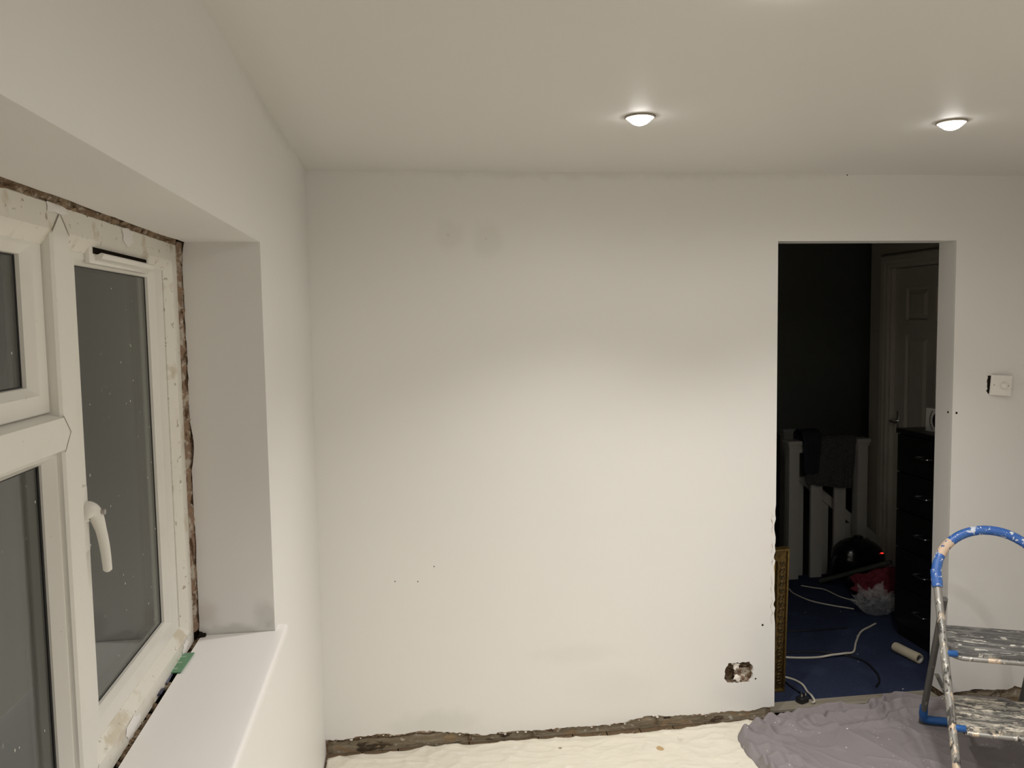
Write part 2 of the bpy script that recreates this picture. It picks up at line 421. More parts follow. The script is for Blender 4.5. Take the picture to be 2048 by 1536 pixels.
for a in range(0, 360, 9):
    t = math.radians(a); c, s = math.cos(t), math.sin(t)
    rr = 1/max(abs(c)/.066, abs(s)/.048)
    rr = min(rr, .068) * (1 + rnd.uniform(-.07, .05))
    hole.append((HC[0]+rr*c, HC[1]+rr*s))
wb = S(slab('wall_back', [outer, hole], lambda a, b: (a, YB, b), (0, .014, 0), M['wall']))
core_o = [(XL-.3, ZC), (XL-.3, 0), (DX0-.012, 0), (DX0-.012, DZ+.012), (DX1+.012, DZ+.012), (DX1+.012, 0), (XR+.1, 0), (XR+.1, ZC)]
core_h = [(HC[0]-.062, HC[1]-.045), (HC[0]+.062, HC[1]-.045), (HC[0]+.062, HC[1]+.045), (HC[0]-.062, HC[1]+.045)]
slab('masonry', [core_o, core_h], lambda a, b: (a, YB+.0145, b), (0, T-.015, 0), M['mortar'], wb)
# plaster lining of the doorway
box('door_reveal', DX0-.0115, DX0, YB+.0145, YB+T+.002, .05, DZ, M['reveal'], wb)
box('door_reveal', DX1, DX1+.0115, YB+.0145, YB+T+.002, .045, DZ, M['reveal'], wb)
box('door_soffit', DX0-.0115, DX1+.0115, YB+.0145, YB+T+.002, DZ, DZ+.0115, M['reveal'], wb)
# rough inside of the socket hole
def lumpy(name, x0, x1, z0, z1, y, amp, mat, parent, nx=24, nz=18, fr=40, seed=0):
    V = []; F = []
    for j in range(nz+1):
        for i in range(nx+1):
            px, pz = x0+(x1-x0)*i/nx, z0+(z1-z0)*j/nz
            V.append((px, y + amp*mnoise.fractal(Vector((px*fr, seed, pz*fr)), .8, 2, 4), pz))
    for j in range(nz):
        for i in range(nx): a = j*(nx+1)+i; F.append((a, a+1, a+nx+2, a+nx+1))
    return mesh_obj(name, V, F, mat, parent)
lumpy('hole_back', HC[0]-.064, HC[0]+.064, HC[1]-.047, HC[1]+.047, YB+.055, .012, M['mortar'], wb)
lumpy('broken_plaster', HC[0]-.012, HC[0]+.062, HC[1]-.045, HC[1]+.012, YB+.028, .012, M['pink'], wb, 16, 14, 55, 3)
lumpy('broken_plaster', HC[0]+.008, HC[0]+.062, HC[1]-.005, HC[1]+.044, YB+.034, .014, M['mortar'], wb, 14, 14, 70, 5)
def flake(name, cx, y, cz, r, mat, parent, seed, squash=1.0):
    q = random.Random(seed); bm = bmesh.new()
    bmesh.ops.create_icosphere(bm, subdivisions=2, radius=r)
    for v in bm.verts:
        v.co *= 1+.9*mnoise.noise(v.co*(1.3/r)+Vector((seed,0,0))); v.co.y *= .45; v.co.z *= squash
        v.co += Vector((cx, y, cz))
    return bm_obj(name, bm, mat, parent, True)
M['bare'] = NT('bare_plaster', (.78, .73, .66), .9).m
flake('plaster_flake', HC[0]-.010, YB+.010, HC[1]+.026, .013, M['bare'], wb, 1, 1.2)
flake('plaster_flake', HC[0]-.004, YB+.009, HC[1]+.036, .010, M['bare'], wb, 2, .6)
flake('plaster_flake', HC[0]-.004, YB+.010, HC[1]-.026, .015, M['bare'], wb, 4, .9)
flake('plaster_flake', HC[0]-.024, YB+.012, HC[1]+.040, .007, M['bare'], wb, 6, .7)
# old timber grounds showing under the ragged plaster
q = random.Random(11)
for a, b in ((XL+.008, .245), (.262, .52), (.524, 1.075), (1.08, DX0-.02), (DX1+.02, 2.74), (2.745, XR-.01)):
    bm = bmesh.new(); n = max(6, int((b-a)/.02)); rows = []
    for i in range(n+1):
        px = a+(b-a)*i/n; h = .060 + q.uniform(-.006, .004); d = q.uniform(-.002, .002)
        e = .008 if i in (0, n) else 0
        rows.append([bm.verts.new(v) for v in ((px, YB+.0143, .001), (px, YB+.007+d+e, .001), (px, YB+.0065+d+e, .025), (px, YB+.007+d+e, h-e-.006), (px, YB+.0143, h-e-.004))])
    for i in range(n):
        for k2 in range(4): bm.faces.new((rows[i][k2], rows[i+1][k2], rows[i+1][k2+1], rows[i][k2+1]))
    bm.faces.new(rows[0]); bm.faces.new(rows[-1][::-1])
    bm_obj('timber_ground', bm, M['timber'], wb)
# undercoat plaster: its own ragged edge a little below the white skin
q = random.Random(29)
for PP, mt in ((PB, 'pink'), (PR, 'mortar')):
    x0_, x1_ = PP[1][0] if PP is PB else PP[0][0], PP[-1][0]; n = int((x1_-x0_)/.008); V = []
    for i in range(n+1):
        px = x0_+(x1_-x0_)*i/n; zb = interp(px, PP); dz = max(-.004, .006+.012*mnoise.noise(Vector((px*9, 4, 0)))+q.uniform(-.002,.002))
        V += [(px, YB+.0045, zb-dz), (px, YB+.004, zb+.02), (px, YB+.0142, zb-dz)]
    mesh_obj('undercoat', V, [f for i in range(n) for f in ((3*i, 3*i+3, 3*i+4, 3*i+1), (3*i+2, 3*i+5, 3*i+3, 3*i))], M[mt], wb)
# loose white flakes along the broken edge
q = random.Random(41)
for i in range(26):
    px = q.uniform(XL+.03, DX0-.03)
    flake('plaster_flake', px, YB+.001, interp(px, PB)-q.uniform(-.002, .010), q.uniform(.003, .007), M['bare'], wb, i*3+50, q.uniform(.35, .7))
# small drill holes and nicks
for (px, pz, r) in ((-.045,.725,.0024),(.049,.719,.0024),(.118,.779,.0024),(2.470,1.350,.0055),(1.561,.433,.005),(1.53,.19,.004),(1.93,2.398,.003)):
    lathe('drill_hole', [(0,-.0006),(r*.7,-.0008),(r,-.0002),(r,.001)], (px, YB, pz), 'y', M['void'], wb, 10)
lathe('drill_hole', [(0,.0006),(.004,.0008),(.005,.0002),(.005,-.001)], (DX1, YB+.03, 1.351), 'x', M['void'], wb, 10)
# chips along the doorway edge: shallow broken flecks
q = random.Random(5)
for z0_, z1_ in ((.435,.56),(.575,.655),(.70,.725),(.755,.80),(.845,.93)):
    n = int((z1_-z0_)/.006); V = []
    for i in range(n+1):
        t = i/n; zz = z0_+(z1_-z0_)*t; xx = DX0-.018+.011*mnoise.noise(Vector((zz*38, 1, 0)))+.004*mnoise.noise(Vector((zz*130, 5, 0))); wd = .0006+.0035*max(0, mnoise.noise(Vector((zz*55, 7, 0)))+.15)*math.sin(math.pi*t)
        V += [(xx, YB-.0006, zz), (xx+wd, YB-.0006, zz)]
    mesh_obj('plaster_crack', V, [(2*i, 2*i+1, 2*i+3, 2*i+2) for i in range(n)], M['mortar'], wb)

# ------------------------------------------------------------------ left wall with the deep window opening
q = random.Random(21)
def side(p, r, n): return [(p[0]+(r[0]-p[0])*i/n, p[1]+(r[1]-p[1])*i/n) for i in range(n)]
outerL = [(YF-.1, 0), (YB+.02, 0), (YB+.02, ZC), (YF-.1, ZC)]
SILL_T = .030
holeL = side((WY0, WZ0-SILL_T), (WY1, WZ0-SILL_T), 60) + side((WY1, WZ0-SILL_T), (WY1, WZ1), 70) + side((WY1, WZ1), (WY0, WZ1), 90) + side((WY0, WZ1), (WY0, WZ0-SILL_T), 10)
jit = [.004*abs(mnoise.noise(Vector((i_*.35, 3, 0)))) + .012*max(0, mnoise.noise(Vector((i_*.11, 9, 0)))) for i_ in range(len(holeL))]
def backL(li, i):
    return (jit[i], 0, 0) if li else (0, 0, 0)
wl = S(slab('wall_left', [outerL, holeL], lambda a, b: (XL, a, b), (-.194, 0, 0), M['wall'], None, backL))
wl.data.materials.append(M['reveal'])
for pl in wl.data.polygons:                          # the painted sides of the opening
    c = pl.center
    if XL-.19 < c.x < XL-.01 and WY0-.02 < c.y < WY1+.02 and WZ0-.05 < c.z < WZ1+.02: pl.material_index = 1
G = .028
slab('masonry', [[(YF-.1, 0), (YB+.02, 0), (YB+.02, ZC), (YF-.1, ZC)],
                 [(WY0-G, WZ0-.06), (WY1+G, WZ0-.06), (WY1+G, WZ1+G), (WY0-G, WZ1+G)]], lambda a, b: (XL-.195, a, b), (-.13, 0, 0), M['mortar'], wl)
# crumbling mortar squeezed into the joint round the frame
def joint(name, a, b, wfun, nrm, mat, seed, n=120, depth=.010, xbase=None):
    """ragged strip from a to b (y,z) lying behind the plaster edge; nrm points from the frame to the wall"""
    qq = random.Random(seed); V = []; F = []; xb = XL-.196 if xbase is None else xbase
    for i in range(n+1):
        t = i/n; py, pz = a[0]+(b[0]-a[0])*t, a[1]+(b[1]-a[1])*t; wd = wfun(t)
        for j in range(6):
            s = j/5
            o = qq.uniform(-.002,.002)
            hx = depth*(mnoise.fractal(Vector((t*40+seed, s*2, 0)), .8, 2, 4)) - .016*(1-s)
            V.append((xb + hx, py+nrm[0]*(wd*s+o), pz+nrm[1]*(wd*s+o)))
    for i in range(n):
        for j in range(5): a0 = i*6+j; F.append((a0, a0+1, a0+7, a0+6))
    return mesh_obj(name, V, F, mat, wl)
joint('crumbling_mortar', (2.202, 1.0), (2.202, 2.01), lambda t: .046, (1, 0), M['pink'], 31, 200, .006, XL-.189)
joint('crumbling_mortar', (-.02, 1.996), (2.20, 1.996), lambda t: .030, (0, 1), M['mortar'], 33, 260, .008, XL-.190)

# window board
sb = bmesh.new()
lp = [(XL-.188, WY0+.002), (XL-.188, WY1-.003), (XL-.001, WY1-.003), (XL+.0005, WY1+.0005), (XL+.0005, WY1+.052), (XL+.027, WY1+.052), (XL+.027, WY0-.05), (XL+.0005, WY0-.05), (XL+.0005, WY0-.0005), (XL-.001, WY0+.002)]
bot = [sb.verts.new((a, b, WZ0-SILL_T+.001)) for a, b in lp]; top = [sb.verts.new((a, b, WZ0)) for a, b in lp]
sb.faces.new(bot[::-1]); sb.faces.new(top)
for i in range(len(lp)): sb.faces.new((bot[i], bot[(i+1)%len(lp)], top[(i+1)%len(lp)], top[i]))
sb.edges.ensure_lookup_table()
ed = [e for e in sb.edges if all(v.co.x > XL+.02 for v in e.verts) or all(v.co.y > WY1+.05 and v.co.z > WZ0-.001 for v in e.verts)]
bmesh.ops.bevel(sb, geom=ed, offset=.008, segments=4, profile=.5, affect='EDGES')
S(bm_obj('trim_1', sb, M['sill'], None, True))
box('sill_bed', XL-.30, XL-.18, WY0, WY1+.02, WZ0-.06, WZ0-.022, M['void'], wl)

# ------------------------------------------------------------------ the window
win = S(empty('window_1', (0, 0, 0)))
def ring_bar(name, y0, y1, z0, z1, prof, mat, parent, zk=1.0):
    """mitred rectangular frame; prof = closed list of (inset, x)"""
    V = []; n = len(prof)
    for cy, cz, sy, sz in ((y0, z0, 1, 1), (y1, z0, -1, 1), (y1, z1, -1, -1), (y0, z1, 1, -1)):
        for ins, xx in prof: V.append((xx, cy+sy*ins, cz+sz*ins*zk))
    F = []
    for c in range(4):
        d = (c+1) % 4
        for i in range(n): j = (i+1) % n; F.append((c*n+i, c*n+j, d*n+j, d*n+i))
    o = mesh_obj(name, V, F, mat, parent)
    bm = bmesh.new(); bm.from_mesh(o.data); bmesh.ops.recalc_face_normals(bm, faces=bm.faces); bm.to_mesh(o.data); bm.free()
    return o
FR = .044            # frame bar face
OF = dict(y0=.02, y1=2.208, z0=.975, z1=2.002)
X0 = WX
# outer frame: flat face, then sloping to the sash
ring_bar('outer_frame', OF['y0'], OF['y1'], OF['z0'], OF['z1'],
         [(0, X0-.07), (0, X0-.003), (.003, X0), (FR, X0), (FR+.024, X0-.016), (FR+.026, X0-.028), (FR+.026, X0-.07)], M['pvc_dirty'], win)
def bar_v(name, ya, yb, z0, z1, mat, ch=.004, d=.045):
    bm = bmesh.new(); P_ = [(ya, X0-d), (ya, X0-ch), (ya+ch, X0+.0006), (yb-ch, X0+.0006), (yb, X0-ch), (yb, X0-d)]
    # arrow-headed ends, welded into the frame
    mid = (ya+yb)/2; hw = (yb-ya)/2
    rows = []
    for zz, s in ((z0, -1), (z1, 1)):
        rows.append([bm.verts.new((xx, yy, zz + s*(hw-abs(yy-mid))*.95)) for yy, xx in P_[:3]] + [bm.verts.new((X0+.0006, mid, zz+s*hw*.95))] + [bm.verts.new((xx, yy, zz + s*(hw-abs(yy-mid))*.95)) for yy, xx in P_[3:]])
    n = len(rows[0])
    for i in range(n-1): bm.faces.new((rows[0][i], rows[0][i+1], rows[1][i+1], rows[1][i]))
    bm.faces.new((rows[0][-1], rows[0][0], rows[1][0], rows[1][-1])); bm.faces.new(rows[0][::-1]); bm.faces.new(rows[1])
    return bm_obj(name, bm, mat, win)
MY0, MY1 = 1.444, 1.515
NY0, NY1 = .735, .806
zi0, zi1 = OF['z0']+FR+.004, OF['z1']-FR-.004
bar_v('mullion', MY0, MY1, zi0, zi1, M['pvc'])
bar_v('mullion', NY0, NY1, zi0, zi1, M['pvc'])
TZ0, TZ1 = 1.595, 1.656
def bar_h(name, z0, z1, ya, yb, mat, d=.045, ch=.004, lip=.010):
    bm = bmesh.new(); mid = (z0+z1)/2; hw = (z1-z0)/2
    P_ = [(z0-lip, X0-d), (z0, X0-.012), (z0+ch, X0+.0018), (z1-ch, X0+.0018), (z1, X0-.012), (z1+lip, X0-d)]
    rows = []
    for yy, s in ((ya, -1), (yb, 1)):
        f = lambda zz: max(0, hw-abs(zz-mid))
        rows.append([bm.verts.new((xx, yy+s*f(zz)*.9, zz)) for zz, xx in P_[:3]] + [bm.verts.new((X0+.0018, yy+s*hw*.9, mid))] + [bm.verts.new((xx, yy+s*f(zz)*.9, zz)) for zz, xx in P_[3:]])
    n = len(rows[0])
    for i in range(n-1): bm.faces.new((rows[0][i], rows[0][i+1], rows[1][i+1], rows[1][i]))
    bm.faces.new((rows[0][-1], rows[0][0], rows[1][0], rows[1][-1])); bm.faces.new(rows[0][::-1]); bm.faces.new(rows[1])
    return bm_obj(name, bm, mat, win)
bar_h('transom', TZ0, TZ1, NY1, MY0, M['pvc'])
def pane(name, y0, y1, z0, z1, parent, mat):
    o = box(name, X0-.040, X0-.036, y0, y1, z0, z1, mat, parent)
    p2 = box('outer_pane', X0-.060, X0-.056, y0, y1, z0, z1, M['glass'], parent)
    ring_bar('spacer_bar', y0-.002, y1+.002, z0-.002, z1+.002, [(0, X0-.0555), (0, X0-.0405), (.006, X0-.0405), (.006, X0-.0555)], M['spacer'], parent)
    return o
def sash(name, y0, y1, z0, z1, wid, parent, mat, zk=1.0):
    """opening light: recessed behind the frame face, bevelled towards the glass"""
    a = X0-.017
    o = ring_bar(name, y0, y1, z0, z1, [(.003, X0-.066), (.003, a-.004), (.006, a), (wid-.020, a), (wid-.004, a-.012), (wid-.003, a-.018), (wid-.003, X0-.066)], mat, parent, zk)
    ring_bar('gasket', y0, y1, z0, z1, [(wid-.003, X0-.0405), (wid-.003, X0-.035), (wid, X0-.0355), (wid, X0-.0405)], M['gasket'], o, zk)
    return o
# side-hung casement nearest the corner
cs = sash('casement', MY1-.002, OF['y1']-FR-.026, OF['z0']+FR+.018, OF['z1']-FR+.004, .086, win, M['pvc'], .6)
pane('inner_pane', MY1+.08, OF['y1']-FR-.026-.078, OF['z0']+FR+.018+.046, OF['z1']-FR+.004-.046, cs, M['glass_flecked'])
# top-hung light
tsash = sash('top_light', NY1-.002, MY0+.002, TZ1+.002, OF['z1']-FR+.004, .060, win, M['pvc'], .85)
pane('inner_pane', NY1+.05, MY0-.05, TZ1+.046, OF['z1']-FR-.042, tsash, M['glass_flecked'])
# fixed lights: a small bead straight to the glass
def fixed(y0, y1, z0, z1):
    o = ring_bar('glazing_bead', y0, y1, z0, z1, [(0, X0-.066), (0, X0-.012), (.006, X0-.012), (.018, X0-.030), (.018, X0-.066)], M['pvc'], win)
    ring_bar('gasket', y0, y1, z0, z1, [(.018, X0-.0405), (.018, X0-.034), (.022, X0-.035), (.022, X0-.0405)], M['gasket'], o)
    pane('inner_pane', y0+.012, y1-.012, z0+.012, z1-.012, o, M['glass_flecked'])
fixed(NY1-.001, MY0+.001, OF['z0']+FR+.01, TZ0+.001)
fixed(OF['y0']+FR+.01, NY0+.001, OF['z0']+FR+.01, OF['z1']-FR-.01)
# hairline joints where the bars meet
M['seam'] = NT('grimy_joint', (.30, .27, .22), .8).m
def seam(pts, xx, w_=.0011):
    V = []; 
    for i, (y_, z_) in enumerate(pts):
        V += [(xx, y_, z_-w_), (xx, y_, z_+w_)]
    mesh_obj('joint_line', V, [(2*i, 2*i+2, 2*i+3, 2*i+1) for i in range(len(pts)-1)], M['seam'], win)
def seam_v(pts, xx, w_=.0011):
    V = []
    for (y_, z_) in pts: V += [(xx, y_-w_, z_), (xx, y_+w_, z_)]
    mesh_obj('joint_line', V, [(2*i, 2*i+1, 2*i+3, 2*i+2) for i in range(len(pts)-1)], M['seam'], win)
tm = (TZ0+TZ1)/2; th_ = (TZ1-TZ0)/2
for yb, sg_ in ((MY0, 1), (NY1, -1)): seam_v([(yb, TZ0), (yb+sg_*th_*.92, tm), (yb, TZ1)], X0+.0022, .0014)
for ya_, yb_ in ((MY0, MY1), (NY0, NY1)):
    hw_ = (yb_-ya_)/2
    for zz_, sg_ in ((zi0, -1), (zi1, 1)): seam([(ya_, zz_), ((ya_+yb_)/2, zz_+sg_*hw_*.97), (yb_, zz_)], X0+.0011, .0016)
# trickle vent on the casement's top rail
vz = 1.936; vx = X0-.017
bm = bmesh.new()
add_box(bm, vx-.002, vx+.010, 1.628, 1.995, vz-.020, vz+.016, .004)
bm_obj('trickle_vent', bm, M['pvc'], cs, True)
box('vent_slot', vx+.0102, vx+.0108, 1.645, 1.975, vz-.001, vz+.011, M['void'], cs)
bm = bmesh.new()
V = [(vx+.010, vz-.014), (vx+.022, vz-.010), (vx+.026, vz-.002), (vx+.022, vz+.001), (vx+.010, vz-.004)]
ra = [bm.verts.new((a, 1.655, b)) for a, b in V]; rb = [bm.verts.new((a, 1.985, b)) for a, b in V]
for i in range(5): bm.faces.new((ra[i], ra[(i+1)%5], rb[(i+1)%5], rb[i]))
bm.faces.new(ra); bm.faces.new(rb[::-1]); bm_obj('vent_flap', bm, M['pvc'], cs)
# handle
hx = X0-.017
bm = bmesh.new()
add_box(bm, hx, hx+.010, 1.530, 1.556, 1.40, 1.52, .004, 3)
pts = smooth_path([(hx+.002, 1.545, 1.470), (hx+.013, 1.547, 1.474), (hx+.021, 1.553, 1.466), (hx+.027, 1.560, 1.436), (hx+.030, 1.566, 1.402), (hx+.031, 1.570, 1.368), (hx+.031, 1.571, 1.356)], 6)
n = len(pts); rs = [np.interp(i/(n-1), [0,.15,.3,.5,.8,.95,1], [.019,.018,.014,.0095,.0082,.0078,.0045]) for i in range(n)]
add_tube(bm, pts, [float(r) for r in rs], 14)
bm_obj('window_handle', bm, M['handle'], cs, True)
lathe('lock_button', [(0,.006),(.0045,.006),(.005,.004),(.005,-.01)], (hx+.033, 1.552, 1.470), 'x', M['screw'], cs, 14)
# splashes of filler left on the frame
q = random.Random(8)
for (py, pz, a, b) in ((1.83, 1.985, .035, .022), (1.47, 1.995, .05, .010), (1.10, 1.985, .05, .015), (2.12, .998, .03, .014), (1.70, 1.000, .05, .016)):
    bm = bmesh.new(); vs = []
    for kk in range(14):
        t = 2*math.pi*kk/14; r = 1+q.uniform(-.3,.3)
        vs.append(bm.verts.new((X0+.0009, py+a*r*math.cos(t), min(OF['z1']-.001, pz+b*r*math.sin(t)))))
    c = bm.verts.new((X0+.0026, py, pz))
    for kk in range(14): bm.faces.new((vs[kk], vs[(kk+1)%14], c))
    bm_obj('filler_splash', bm, M['sill'], win, True)

# rubble in the gap behind the window board
bm = bmesh.new(); q = random.Random(17)
for i in range(150):
    y = q.choice([q.uniform(.3, 2.22), q.uniform(2.02, 2.225), q.uniform(1.6, 1.8)]); r = q.uniform(.003, .008)
    b2 = bmesh.new(); bmesh.ops.create_icosphere(b2, subdivisions=1, radius=r)
    for v in b2.verts: v.co *= q.uniform(.7, 1.3); v.co += Vector((XL-.195+q.uniform(-.006,.005), y, WZ0-.018+q.uniform(0,.012)))
    me = bpy.data.meshes.new('t'); b2.to_mesh(me); b2.free(); bm.from_mesh(me); bpy.data.meshes.remove(me)
o = bm_obj('mortar_rubble', bm, M['mortar'], wl); o['kind'] = 'stuff'
flake('plaster_lump', XL-.185, 2.215, WZ0+.006, .011, M['void'], wl, 9, .8)

# plastic packers wedged between window board and frame
def packer(name, y0, y1, x0, x1, z, tilt, mat, label):
    e = empty(name, ((x0+x1)/2, (y0+y1)/2, z), 0, label, 'packer')
    b = box('plate', -(x1-x0)/2, (x1-x0)/2, -(y1-y0)/2, (y1-y0)/2, 0, .003, mat, e, .0006, 1)
    e.rotation_euler = tilt
    return e
g = packer('plastic_packer', 1.985, 2.10, -.557, -.526, WZ0+.0015, (0, -.06, -.03), M['green'], 'pale green plastic packer lying on the window board')
for dy in (-.035, 0, .035):
    box('printed_mark', -.010, .002, dy-.004, dy+.002, .0031, .0034, M['green_print'], g)
packer('plastic_packer', 1.935, 1.985, -.562, -.545, WZ0-.003, (0, -.3, .05), M['steelblue'], 'grey-blue plastic packer in the gap next to the pale green one')
packer('plastic_packer', 1.872, 1.905, -.560, -.542, WZ0-.001, (0, -.3, 0), M['blue_plastic_dark'], 'small dark blue plastic packer in the gap under the casement')
packer('plastic_packer', 1.862, 1.905, -.567, -.550, WZ0-.002, (0, -1.1, 0), M['green'], 'dark green plastic packer standing on edge behind the dark blue one')

# ------------------------------------------------------------------ downlights
def downlight(x, y, label, group=None):
    e = empty('ceiling_downlight', (x, y, ZC), 0, label, 'downlight', group)
    lathe('bezel', [(.0455,0),(.0470,-.003),(.0455,-.006),(.0425,-.0065),(.0400,-.004),(.040,0)], mat=M['bezel'], parent=e, seg=40)
    lathe('lens', [(.0400,-.002),(.0390,-.006),(.031,-.014),(.021,-.0215),(.011,-.0255),(0,-.0265)], mat=M['lens'], parent=e, seg=32)
    ld = bpy.data.lights.new('beam', 'SPOT'); ld.energy = LAMP_W; ld.color = LAMP_COL; ld.spot_size = math.radians(118); ld.spot_blend = .8; ld.shadow_soft_size = .035
    lo = bpy.data.objects.new('beam', ld); COL.objects.link(lo); lo.parent = e; lo.location = (0, 0, -.075)
    l2 = bpy.data.lights.new('spill', 'SPOT'); l2.energy = SPILL_W; l2.color = LAMP_COL; l2.spot_size = math.radians(176); l2.spot_blend = .4; l2.shadow_soft_size = .035
    lo = bpy.data.objects.new('spill', l2); COL.objects.link(lo); lo.parent = e; lo.location = (0, 0, -.075)
    return e
for j, yy in enumerate((2.47, 1.47, .47, -.53)):
    for i, xx in enumerate((.730, 1.742)):
        if j == 0: lab = ('glowing downlight above the middle of the plain back wall', 'glowing downlight in the ceiling in front of the doorway')[i]; gr = None
        else: lab = 'glowing downlight further from the doorway wall'; gr = 'downlights in the rest of the ceiling'
        downlight(xx, yy, lab, gr)

# ------------------------------------------------------------------ dimmer switch pulled off the wall
sw = empty('dimmer_switch', (2.672, YB-.016, 1.470), 0, 'white square dimmer switch with round knob, hanging loose from the wall', 'switch')
sw.rotation_euler = (0, math.radians(4), math.radians(-13))
bm = bmesh.new(); add_box(bm, -.046, .046, -.004, .004, -.046, .046, .003, 3); bm_obj('face_plate', bm, M['switch'], sw, True)
lathe('knob', [(.0125,-.003),(.0125,-.018),(.0115,-.020),(0,-.0205)], (.006, 0, 0), 'y', M['switch'], sw, 28)
for s in (-.031, .031): lathe('screw', [(.0032,-.003),(.0032,-.0048),(.0022,-.0052),(0,-.0052)], (s, 0, 0), 'y', M['screw'], sw, 12)
box('dimmer_body', -.026, .026, .004, .022, -.028, .028, M['rubber'], sw, .002, 1)
V = []; q = random.Random(2)
for kk in range(18):
    t = kk/17; V.append((2.672-.056+q.uniform(-.003,.003), YB-.0007, 1.470-.036+.08*t)); V.append((2.672-.035, YB-.0007, 1.470-.036+.08*t))
mesh_obj('dark_gap_shade', V, [(2*i, 2*i+1, 2*i+3, 2*i+2) for i in range(17)], M['void'], wb)  # flat dark strip on the wall, paints the shaded gap behind the loose plate

# ------------------------------------------------------------------ dust sheets
def sheet(name, xs, ys, zf, mat, keep=None, pos=None):
    X_, Y_ = np.meshgrid(xs, ys)
    nx, ny = len(xs), len(ys)
    V = []
    for j in range(ny):
        for i in range(nx):
            px, py = (X_[j,i], Y_[j,i]) if pos is None else pos(X_[j,i], Y_[j,i])
            V.append((px, py, zf(px, py)))
    F = [(j*nx+i, j*nx+i+1, (j+1)*nx+i+1, (j+1)*nx+i) for j in range(ny-1) for i in range(nx-1)]
    o = mesh_obj(name, V, F, mat, None, True)
    md = o.modifiers.new('thickness', 'SOLIDIFY'); md.thickness = .002; md.offset = 1
    return o
EDGE = [(-.36,3.392),(-.30,3.386),(-.1,3.393),(.0,3.400),(.075,3.414),(.09,3.408),(.2,3.405),(.38,3.398),(.66,3.394),(.80,3.388),(.965,3.372),(1.1,3.378),(1.30,3.392),(1.5,3.408),(1.57,3.395),(1.72,3.40),(2.9,3.38)]
def ridge(d, w): return math.exp(-(d/w)**2)
def segd(px, py, a, b):
    dx, dy = b[0]-a[0], b[1]-a[1]; L2 = dx*dx+dy*dy; t = max(0, min(1, ((px-a[0])*dx+(py-a[1])*dy)/L2))
    ex, ey = px-(a[0]+t*dx), py-(a[1]+t*dy)
    return math.hypot(ex, ey), (dx*ey-dy*ex), t
CR = [((-.2,3.34),(.0,3.33),.010,.006),((-.05,3.30),(.06,3.27),.010,.006),((.09,3.40),(.065,3.24),.012,.006),((.5,3.36),(.95,3.33),.02,.006),((.7,3.25),(.86,3.34),.012,.007),((.86,3.34),(1.05,3.31),.010,.006),((.95,3.2),(1.02,3.33),.012,.006),((1.05,3.36),(1.4,3.34),.015,.007),((1.2,3.28),(1.35,3.24),.012,.005),((.2,3.30),(.45,3.26),.018,.006),((.35,3.2),(.5,3.36),.014,.005)]
INP = [(1.44,2.2),(1.42,2.6),(1.41,3.05),(1.41,3.2),(1.45,3.28),(1.53,3.33),(1.62,3.37),(1.75,3.40),(3,3.5),(3,2.1),(1.5,2.1)]
def inside(px, py):
    c = False; j = len(INP)-1
    for i in range(len(INP)):
        (xi, yi), (xj, yj) = INP[i], INP[j]
        if (yi > py) != (yj > py) and px < (xj-xi)*(py-yi)/(yj-yi)+xi: c = not c
        j = i
    return c
def zc(px, py):
    z = .0035 + .010*max(0, mnoise.fractal(Vector((px*5, py*7, 2)), .9, 2.1, 4)+.15)
    z += .006*(1-abs(mnoise.noise(Vector((px*9+py*4, py*13-px*3, 7)))))**6
    for a, b, w_, h in CR:
        d, s, t = segd(px, py, a, b); z += h*ridge(d, w_)*math.sin(math.pi*min(1,max(.05,t)))**.5
    if inside(px, py): z = .003
    return max(.003, z)
xs = np.linspace(XL+.010, 2.02, 240); ys = np.concatenate([np.linspace(.2, 2.7, 60)[:-1], np.linspace(2.7, 3.40, 150)])
def pc(px, py):
    e = interp(px, EDGE) + .004*mnoise.noise(Vector((px*18, 0, 0)))
    f = max(0, (py-2.9)/.5)
    return px, py + (e-3.40)*f
cream = sheet('dust_sheet', xs, ys, zc, M['cream'], None, pc)
tag(cream, 'cream cotton dust sheet spread over the floor up to the back wall', 'dust sheet')

OUT = [(1.40,2.20),(1.385,2.60),(1.372,2.85),(1.372,3.02),(1.362,3.15),(1.380,3.26),(1.425,3.315),(1.50,3.355),(1.585,3.383),(1.66,3.408),(1.71,3.428),(1.80,3.436),(1.92,3.430),(2.02,3.432),(2.09,3.455),(2.15,3.485),(2.24,3.492),(2.33,3.470),(2.40,3.430),(2.46,3.400),(2.54,3.392),(2.60,3.390),(2.68,3.380),(2.72,3.33),(2.78,3.2),(2.85,2.9),(2.88,2.5),(2.80,2.15),(2.2,2.05),(1.7,2.08)]
OUTS = [Vector((p[0], p[1], 0)) for p in OUT]
OUTC = smooth_path([(p.x, p.y, 0) for p in OUTS] + [(OUT[0][0], OUT[0][1], 0)], 26)[:-1]
CEN = (2.02, 2.98)
nA, nR = len(OUTC), 200
SE = [((1.80,3.34),(1.985,2.89),.009,.020),((2.075,3.34),(2.15,3.14),.009,.015),((2.02,3.33),(1.93,3.25),.02,.006)]
V = []; F = []
acc = 0; arc = [0]
for i in range(1, nA): acc += (OUTC[i]-OUTC[i-1]).length; arc.append(acc)
